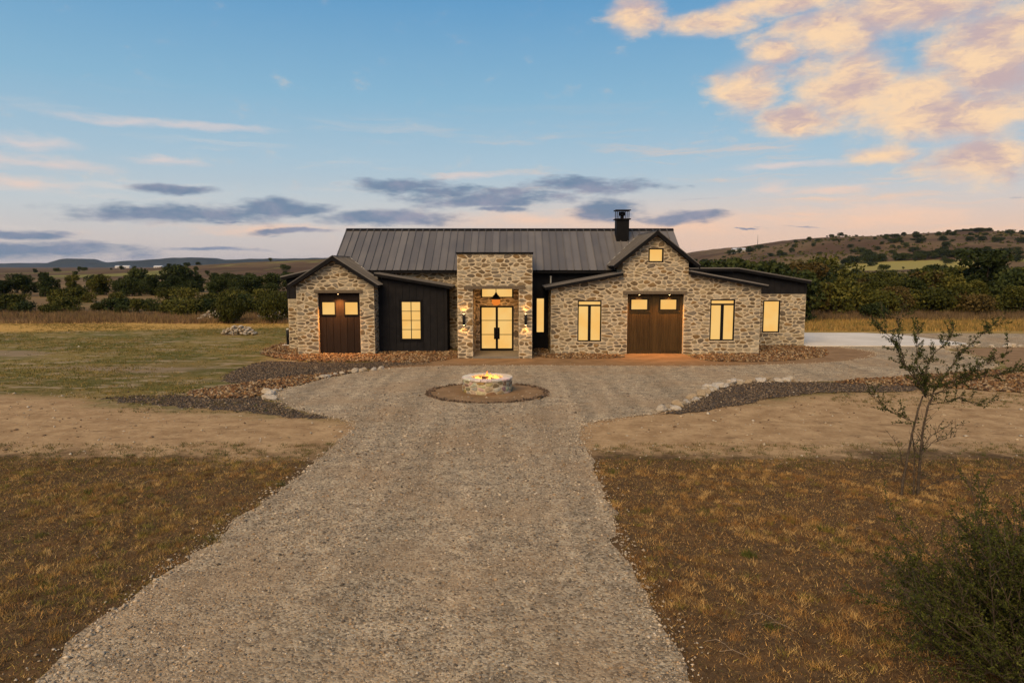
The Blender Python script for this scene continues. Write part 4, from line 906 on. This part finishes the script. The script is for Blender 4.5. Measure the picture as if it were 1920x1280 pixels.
def tree_kind(seed, h, wd, n, lmin, lmax, low=.12, nl=13):
    r_ = random.Random(seed); lobes = []
    for i in range(nl):
        z = h*(low+(.92-low)*r_.random()**.8); k = math.sin(math.pi*min(1, max(.12, (z/h-low*.5)/(1.08-low*.5))))**.6; a = r_.uniform(0, 6.28); q = wd*.5*k*r_.uniform(.2, .85)
        s = wd*r_.uniform(.15, .27); lobes.append((q*math.cos(a), q*math.sin(a), min(z, h-s*.8), s*1.15, s*1.15, s*.85))
    lobes.append((0, 0, h*.6, wd*.28, wd*.28, h*.28))
    V, F, C = leaf_cloud(lobes, n, lmin, lmax)
    V[:, 2] = np.maximum(V[:, 2], .05)
    b = MB(); b.tube([(0, 0, -.15), (.04, .02, h*.25), (-.05, .03, h*.55)], [wd*.03+.03, wd*.025+.02, wd*.012], 7)
    for i in range(6):
        l = lobes[i]; b.tube([(0, 0, h*.2), (l[0]*.5, l[1]*.5, (h*.25+l[2])*.5), (l[0], l[1], l[2])], [wd*.016+.01, wd*.011, .01], 5)
    return (V, F, C), b
TREES = {}
for kd, (seed, h, wd, n, l0, l1, low) in {'oak': (1, 4, 4.6, 3400, .10, .20, .1), 'round': (2, 4, 3.8, 3000, .10, .20, .05), 'bush': (3, 2, 3.0, 2200, .07, .15, .05), 'tall': (4, 5, 3.6, 3400, .11, .21, .05), 'shrub': (5, 1.6, 2.6, 1800, .06, .12, .03), 'loose': (6, 4, 4.2, 1900, .10, .19, .15)}.items():
    (V, F, C), b = tree_kind(seed, h, wd, n, l0, l1, low); cr = npmesh('crown', V, F, M['leaf_dark'], tint=C); tr = b.build('trunk', M['bark'])
    TREES[kd] = (cr.data, tr.data, h); bpy.data.objects.remove(cr); bpy.data.objects.remove(tr)
def variant(me, mat):
    m2 = me.copy(); m2.materials.clear(); m2.materials.append(M[mat]); return m2
TM = {(k, m): variant(v[0], m) for k, v in TREES.items() for m in ('leaf_dark', 'leaf_olive', 'leaf_brown')}
def tree(name, kd, m, x, y, h, label, cat, group=None, wide=1., z=None, trunk=True):
    z = float(terr(x, y)) if z is None else z; cr, tr, h0 = TREES[kd]; s = h/h0
    r = empty(name, (x, y, z-.05), False); r.scale = (s*wide, s*wide, s); r.rotation_euler = (0, 0, random.uniform(0, 6.28)); tag(r, label, cat, group)
    c = bpy.data.objects.new('crown', TM[kd, m]); link(c, r)
    if trunk: c = bpy.data.objects.new('trunk', tr); link(c, r)
    return r
rnd = random.Random(42)
# left belt, near row of bushes
G1 = 'bushes behind the tall brown grass'
x = -58.
while x < -15:
    y = rnd.uniform(71, 78); h = rnd.uniform(.9, 2.2)
    if -48 < x < -43 and rnd.random() < .6: h *= .55
    tree('bush', rnd.choice(['bush', 'bush', 'shrub', 'round']), rnd.choice(['leaf_dark', 'leaf_olive', 'leaf_olive']), x, y, h, 'dark green bush in the front row behind tall brown grass', 'bush', G1, rnd.uniform(1.0, 1.5)); x += rnd.uniform(.8, 1.7)
for _ in range(16): x = rnd.uniform(-66, -16); y = rnd.uniform(84, 102); tree('bush', rnd.choice(['bush', 'shrub']), 'leaf_olive', x, y, rnd.uniform(1.2, 2.3), 'small olive bush in the brown gap between the tree rows', 'bush', 'bushes between the tree rows')
x = -110.
while x < -28:
    for row in range(2):
        y = rnd.uniform(112, 124)+row*18; h = rnd.uniform(1.9, 3.8)
        tree('oak_tree', rnd.choice(['oak', 'round', 'oak', 'tall']), 'leaf_dark' if rnd.random() < .8 else 'leaf_olive', x+rnd.uniform(-2, 2), y, h, ('dark oak at the back of the far tree row', 'dark oak at the front of the far tree row')[row == 0], 'tree', 'oaks in the '+('back', 'front')[row == 0]+' of the far row')
    x += rnd.uniform(1.3, 2.2)
tree('oak_tree', 'oak', 'leaf_dark', -63.5, 132, 5.4, 'tallest rounded oak standing above the far row', 'tree', None, 1.25)
tree('oak_tree', 'round', 'leaf_dark', -74, 136, 4.6, 'second tallest rounded oak in the far row', 'tree', None, 1.1)
for _ in range(40): y = rnd.uniform(170, 620); x = rnd.uniform(-.72, -.15)*y; tree('bush', rnd.choice(['bush', 'round']), 'leaf_dark', x, y, rnd.uniform(1.8, 3.6), 'lone dark bush scattered over the far golden plain', 'bush', 'bushes on the far plain', trunk=False)
# right belt
G2 = 'trees of the right belt'
x = 26.
while x < 66:
    for row, (ya, yb, ha, hb) in enumerate(((69, 73, 2.0, 3.4), (75, 83, 3.6, 5.0), (88, 104, 4.2, 6.0))):
        kd = rnd.choice(['bush', 'round', 'bush']) if row == 0 else rnd.choice(['oak', 'round', 'tall', 'tall', 'loose'])
        m = rnd.choice(['leaf_olive', 'leaf_olive', 'leaf_olive', 'leaf_dark', 'leaf_brown'] if row < 2 else ['leaf_dark', 'leaf_olive'])
        lab = {'leaf_olive': 'olive green', 'leaf_dark': 'dark green', 'leaf_brown': 'browning'}[m]+(' shrub at the front of the right tree belt', ' tree in the middle of the right tree belt', ' tree at the back of the right tree belt')[row]
        tree('shrub' if row == 0 else 'tree', kd, m, x+rnd.uniform(-1, 1)+row*3.5, rnd.uniform(ya, yb), rnd.uniform(ha, hb)*rnd.choice([.68, .85, .95, 1., 1.05, 1.18]), lab, 'shrub' if row == 0 else 'tree', lab)
    x += rnd.uniform(1.2, 2.0)
for x, y, h, kd in ((26.0, 62, 4.6, 'round'), (25.2, 66, 5.6, 'oak'), (23.5, 70, 5.9, 'oak'), (22.0, 76, 5.8, 'tall')): tree('oak_tree', kd, 'leaf_dark', x, y, h, 'dark oak close behind the shed-roofed end wing', 'tree', 'oaks behind the end wing')
tree('shrub', 'bush', 'leaf_dark', 34.2, 64.2, 1.7, 'dark lone shrub standing out in the golden grass', 'shrub')
tree('oak_tree', 'tall', 'leaf_dark', 58, 84, 7.2, 'tallest dark tree rising above the right belt', 'tree', None, 1.1)
for _ in range(60): y = rnd.uniform(112, 230); x = rnd.uniform(.24, .80)*y; tree('tree', rnd.choice(['oak', 'round', 'bush']), rnd.choice(['leaf_dark', 'leaf_dark', 'leaf_olive']), x, y, rnd.uniform(2.5, 4.6), 'dark tree on the slope behind the right belt', 'tree', 'trees behind the right belt', trunk=False)
# hillside junipers
GH = 'junipers dotted over the brown hill'
for _ in range(280):
    y = 280+660*rnd.random()**.8; x = rnd.uniform(.25, .79)*y
    tree('juniper_bush', rnd.choice(['bush', 'round', 'shrub']), 'leaf_dark', x, y, (1.5+3.6*rnd.random()**2)*(1 if y < 600 else 1.15), 'dark juniper dotted on the '+('upper hillside below the crest' if y > 760 else 'middle of the brown hillside' if y > 500 else 'lower brown hillside above the tree belt'), 'bush', 'junipers on the '+('upper' if y > 760 else 'middle' if y > 500 else 'lower')+' hill', rnd.uniform(1., 1.6), trunk=False)
for i in range(34):
    u = i/33; tree('juniper_bush', rnd.choice(['bush', 'round']), 'leaf_dark', 268+150*u+rnd.uniform(-4, 4), 560-40*u+rnd.uniform(-8, 8), rnd.uniform(4, 6.5), 'dark tree in the hedgerow crossing the hill below the field', 'tree', 'hedgerow across the hill', 1.3, trunk=False)
for i in range(40): tree('juniper_bush', rnd.choice(['bush', 'round']), 'leaf_dark', rnd.uniform(590, 740), rnd.uniform(880, 950), rnd.uniform(3.5, 6), 'dark tree in the dense clump along the hill crest', 'tree', 'clump on the hill crest', 1.4, trunk=False)

# scrub too small and dense to count on the hill
q = np.stack([rng.uniform(.22, .82, 2600), 250+700*rng.random(2600)**.85], 1); q[:, 0] *= q[:, 1]
q = q[(np.sin(q[:, 0]*.021+2*np.sin(q[:, 1]*.011))+np.sin(q[:, 1]*.033+q[:, 0]*.013)+.7*rng.standard_normal(len(q)) > -.1) & (np.hypot((q[:, 0]-275)/62, (q[:, 1]-500)/55) > 1)]
n_ = len(q); sz_ = rng.uniform(.5, 1.7, n_); lv = 26
c_ = np.repeat(np.stack([q[:, 0], q[:, 1], terr(q[:, 0], q[:, 1])+sz_*.45], 1), lv, 0); d_ = rng.normal(0, 1, (n_*lv, 3)); d_ /= np.linalg.norm(d_, axis=1)[:, None]
c_ = c_+d_*np.repeat(sz_, lv)[:, None]*np.array([1.25, 1.25, .6])*rng.random((n_*lv, 1))**.4
t1 = rng.normal(0, 1, c_.shape); t1 /= np.linalg.norm(t1, axis=1)[:, None]; t2 = np.cross(t1, rng.normal(0, 1, c_.shape)); t2 /= np.linalg.norm(t2, axis=1)[:, None]; e_ = np.repeat(sz_, lv)[:, None]*.42
V = np.stack([c_-t1*e_, c_+t2*e_*.7, c_+t1*e_, c_-t2*e_*.7], 1).reshape(-1, 3)
tag(npmesh('hill_scrub', V, np.arange(len(V)).reshape(-1, 4), M['leaf_olive'], tint=np.repeat(rng.random((n_*lv, 1))*np.ones((1, 3)), 4, 0)), 'low dark scrub covering the brown hill between the junipers', 'scrub', kind='stuff')
# two junipers by the stone piles: upright feathery sprays
for x, y, h, wd, lab in ((-25.1, 60.4, 2.9, 2.5, 'upright feathery juniper between two stone piles'), (-21.3, 61., 2.9, 3.3, 'wide feathery juniper close to the house corner')):
    r = empty('juniper', (x, y, 0)); tag(r, lab, 'juniper')
    lobes = [(x+rnd.gauss(0, wd*.2), y+rnd.gauss(0, wd*.2), h*(.25+.5*rnd.random()), wd*.22, wd*.22, h*.26) for _ in range(14)]+[(x, y, h*.35, wd*.42, wd*.42, h*.33)]
    V, F, C = leaf_cloud(lobes, 5200, .05, .14, up=1.2); V[:, 2] = np.maximum(V[:, 2], .02)
    npmesh('foliage', V, F, M['leaf_jun'], r, tint=C); MB().tube([(x, y, -.1), (x, y, h*.5)], [.09, .03], 6).build('trunk', M['bark'], r)

# ------------------------------------------------------------------ sapling with two thin trunks
def grow(b, LV, pts, r0, r1, leaf, twig, ldens, tips=True, lsize=.035):
    pts = [Vector(p) for p in pts]; n = len(pts); b.tube(pts, [r0+(r1-r0)*i/(n-1) for i in range(n)], 6)
    for i in range(n-1):
        a, c = pts[i], pts[i+1]; L = (c-a).length; m = int(L*twig*random.uniform(.8, 1.3))
        for _ in range(m):
            p = a.lerp(c, random.random()); dr = ((c-a).normalized()+Vector((random.gauss(0, .8), random.gauss(0, .8), random.gauss(.2, .7)))).normalized(); l = random.uniform(.1, .42)
            q = [p, p+dr*l*.5+Vector((0, 0, .02)), p+dr*l+Vector((random.gauss(0, .04), random.gauss(0, .04), .03))]; b.tube(q, [.0055, .004, .002], 4)
            for _ in range(int(leaf*l*ldens)): LV.append((q[0].lerp(q[2], random.uniform(.2, 1.05)), lsize))
        for _ in range(int(L*leaf*.3)): LV.append((a.lerp(c, random.random()), lsize))
def leaves(name, LV, mat, parent):
    n = len(LV); c = np.array([tuple(p[0]) for p in LV])+rng.normal(0, .018, (n, 3)); s = np.array([p[1] for p in LV])[:, None]*rng.uniform(.6, 1.25, (n, 1))
    t1 = rng.normal(0, 1, (n, 3)); t1 /= np.linalg.norm(t1, axis=1)[:, None]; t2 = np.cross(t1, rng.normal(0, 1, (n, 3))); t2 /= np.linalg.norm(t2, axis=1)[:, None]
    V = np.stack([c-t1*s, c+t2*s*.45, c+t1*s, c-t2*s*.45], 1).reshape(-1, 3)
    return npmesh(name, V, np.arange(4*n).reshape(-1, 4), M[mat], parent, tint=np.repeat(np.clip(rng.normal(.5, .25, (n, 1)), 0, 1)*np.ones((1, 3)), 4, 0))
sap = empty('sapling', (8.75, 14.6, 0)); tag(sap, 'sparse young tree with two thin trunks on the dry grass', 'tree')
def sp(lst, dy=0.):          # local layout of the limbs in metres around the trunk foot
    return [(8.75+(px-1703)*.01215, 14.6+dy*i/len(lst), max((922-py)*.0128, -.05)) for i, (px, py) in enumerate(lst)]
b = MB(); LV = []
for lst, dy, r0, r1, lf, tw in (
    ([(1690, 924), (1692, 895), (1697, 865), (1705, 812), (1713, 775), (1721, 750)], .1, .036, .022, 0, 1),
    ([(1719, 926), (1718, 890), (1717, 850), (1717, 805), (1722, 765), (1728, 748)], -.15, .040, .022, 2, 7),
    ([(1712, 926), (1714, 890), (1716, 850), (1713, 815)], .3, .022, .01, 1, 9),
    ([(1721, 751), (1712, 728), (1698, 712), (1690, 695), (1682, 665), (1680, 642), (1684, 618), (1695, 604), (1701, 598)], .6, .018, .004, 26, 5),
    ([(1721, 745), (1705, 726), (1688, 706), (1668, 690), (1650, 663), (1634, 644), (1612, 631)], -.5, .017, .004, 26, 6),
    ([(1634, 644), (1632, 628), (1626, 608)], -.2, .006, .003, 16, 4),
    ([(1722, 752), (1722, 725), (1728, 700), (1745, 678), (1776, 655), (1787, 636)], .5, .018, .004, 30, 7),
    ([(1728, 748), (1750, 738), (1780, 722), (1812, 712), (1845, 706), (1882, 690), (1925, 670)], -.6, .018, .004, 30, 6),
    ([(1727, 764), (1765, 760), (1794, 753), (1815, 765), (1852, 764)], .3, .012, .004, 22, 4),
    ([(1712, 796), (1693, 790), (1668, 778), (1648, 762), (1633, 745)], .5, .013, .004, 22, 6),
    ([(1735, 742), (1762, 712), (1795, 678), (1830, 652), (1862, 634), (1885, 628)], .8, .016, .004, 24, 6),
    ([(1724, 748), (1715, 705), (1722, 670), (1735, 640)], .9, .014, .004, 26, 7),
    ([(1740, 735), (1775, 712), (1800, 690), (1822, 668)], -.9, .012, .004, 26, 7),
    ([(1690, 872), (1683, 858), (1676, 841), (1662, 822), (1642, 802)], -.3, .013, .004, 1, 3),
    ([(1688, 876), (1665, 866), (1640, 862)], .3, .009, .003, 1, 4),
    ([(1718, 855), (1740, 832), (1765, 826), (1790, 822)], .2, .010, .003, 3, 8),
    ([(1718, 845), (1732, 815), (1750, 800), (1765, 800)], -.4, .009, .003, 4, 8),
    ([(1718, 915), (1745, 898), (1782, 886), (1830, 882), (1872, 868), (1902, 858)], -.5, .012, .003, 1, 6),
    ([(1782, 886), (1790, 870), (1785, 858)], .2, .006, .003, 1, 4)):
    grow(b, LV, sp(lst, dy), r0*.8, r1*.8, lf*3.2, tw*2.8, 1.5, lsize=.026)
b.build('branches', M['bark'], sap, True); leaves('foliage', LV, 'leaf_fresh', sap)

# ------------------------------------------------------------------ dark shrub at the near right
shr = empty('shrub', (6.42, 7.9, 0)); tag(shr, 'big dark green leafy shrub with long arching twigs beside the dry grass', 'shrub')
b = MB(); LV = []; r_ = random.Random(9)
for i in range(230):
    a = r_.uniform(0, 6.28) if r_.random() < .7 else r_.uniform(2.4, 3.9); tilt = abs(r_.gauss(.0, .75)); L = r_.uniform(1.0, 2.25)*(1 if tilt < .5 else .85)
    dv = Vector((math.cos(a)*math.sin(tilt), math.sin(a)*math.sin(tilt), math.cos(tilt))); p = Vector((6.42+r_.uniform(-.45, .45), 7.9+r_.uniform(-.45, .45), 0)); pts = [p]
    for k in range(6):
        dv = (dv+Vector((r_.gauss(0, .13), r_.gauss(0, .13), r_.gauss(-.03, .08)))).normalized(); p = p+dv*L/6; pts.append(p.copy())
    grow(b, LV, pts[0:3], .014, .010, 4, 2, 1, lsize=.02); grow(b, LV, pts[2:], .010, .002, 90, 12, 1.5, lsize=.019)
b.build('branches', M['bark'], shr, True); leaves('foliage', LV, 'leaf_shrub', shr)

# fallen twigs on the dry grass
for x, y, a, L in ((-5.2, 16.4, .4, .55), (-8.35, 15.4, .5, .6), (-10.2, 12.6, 1.0, .5), (-7.2, 11.4, 2.2, .4), (3.6, 9.25, -.5, .55), (3.72, 9.0, -.4, .6), (2.75, 8.55, -.6, .5), (2.9, 8.3, -.5, .6), (6.6, 12.5, .8, .4), (11.2, 13.4, 2.6, .5), (4.7, 13.9, 2.9, .4)):
    b = MB(); c_, s_ = math.cos(a), math.sin(a); L *= .75
    b.tube([(x-c_*L/2, y-s_*L/2, .02), (x-c_*L*.15-s_*.04, y-s_*L*.15+c_*.04, .07), (x+c_*L*.2, y+s_*L*.2, .06), (x+c_*L/2+s_*.05, y+s_*L/2-c_*.05, .02)], [.004, .005, .004, .002], 5)
    b.tube([(x+c_*L*.1, y+s_*L*.1, .065), (x+c_*L*.3-s_*.1, y+s_*L*.3+c_*.1, .05)], [.003, .002], 4)
    side = 'tawny grass left' if x < 0 else 'rusty grass right'
    tag(b.build('fallen_twig', M['twig'], None, True), 'pale bent fallen twig lying on the %s of the driveway' % side, 'twig', 'fallen twigs on the '+side)
# ------------------------------------------------------------------ small things
r = empty('vent_post', (-14.25, 43.2, 0)); tag(r, 'short black post with pale cap on a concrete foot beside the end wall', 'post')
MB().box(-14.55, -13.95, 42.9, 43.5, -.03, .08).build('foot', M['concrete'], r); MB().lathe((-14.25, 43.2, .06), [(.10, 0), (.10, .95), (.085, .97)], 14).build('post', M['black'], r, True); MB().lathe((-14.25, 43.2, 1.02), [(.105, 0), (.105, .05), (.05, .09)], 14).build('cap', M['pipe'], r, True)
M['bwall'] = mat_new('pale_building_wall', (.62, .60, .56), .7); M['broof'] = mat_new('pale_building_roof', (.55, .56, .58), .5)
def far_house(x, y, w_, h, dp, lab, roof='broof'):
    z = float(terr(x, y)); r = empty('far_building', (x, y, z)); tag(r, lab, 'building')
    MB().box(x-w_/2, x+w_/2, y, y+dp, z-1, z+h).build('wall', M['bwall'], r)
    MB().prism([(x-w_/2-.4, y-.5, z+h-.1), (x-w_/2-.4, y+dp/2, z+h*1.55), (x-w_/2-.4, y+dp+.5, z+h-.1)], (w_+.8, 0, 0)).build('roof', M[roof], r)
    for i in range(3): MB().box(x-w_/2+w_*(i+.7)/4, x-w_/2+w_*(i+.7)/4+w_*.1, y-.1, y+.05, z+h*.1, z+h*.6).build('doorway', M['black'], r)
for x, y, w_, h, lab in ((-1420, 2500, 52, 6, 'longest white barn on the far plain below the mesa'), (-1350, 2620, 20, 5, 'small white shed beside the longest far barn'), (-1290, 2500, 30, 6, 'white far barn between the longest barn and the big oak'), (-1240, 2560, 22, 5, 'small white far house just left of the big oak'), (-1040, 2500, 26, 7, 'white far building right of the big oak'), (-1000, 2620, 14, 6, 'small white far house right of the big oak'), (-1800, 3200, 24, 5, 'lone white far house below the butte')): far_house(x, y, w_, h, 14, lab)
far_house(300, 905, 16, 4, 12, 'pale house on the low shoulder of the hill', 'broof')
for x, y in ((290, 900), (297, 899), (310, 900), (286, 906)): tree('juniper_bush', 'round', 'leaf_dark', x, y, 6.5, 'dark tree shading the pale house on the hill', 'tree', 'trees at the hill house', 1.2, trunk=False)
z = float(terr(335, 940)); b = MB(); b.tube([(335, 940, z-1), (335, 940, z+12), (335, 940, z+18)], [.35, .25, .1], 6); tag(b.build('radio_mast', M['black']), 'thin mast standing on the hill shoulder', 'mast')

# ------------------------------------------------------------------ air
hz = MB().box(-RMAX-400, RMAX+400, -RMAX-400, RMAX+400, -6, 130).build('haze', None); tag(hz, kind='stuff')
hm = bpy.data.materials.new('haze'); hm.use_nodes = True; t = NT(hm.node_tree)
t.t.links.new(t.n('ShaderNodeVolumePrincipled', {'Color': (.62, .76, 1.), 'Density': 3.2e-5, 'Anisotropy': .0}).outputs[0], t.n('ShaderNodeOutputMaterial').inputs['Volume'])
hz.data.materials.append(hm)
for o in bpy.data.objects:
    if '_w' in o: del o['_w']
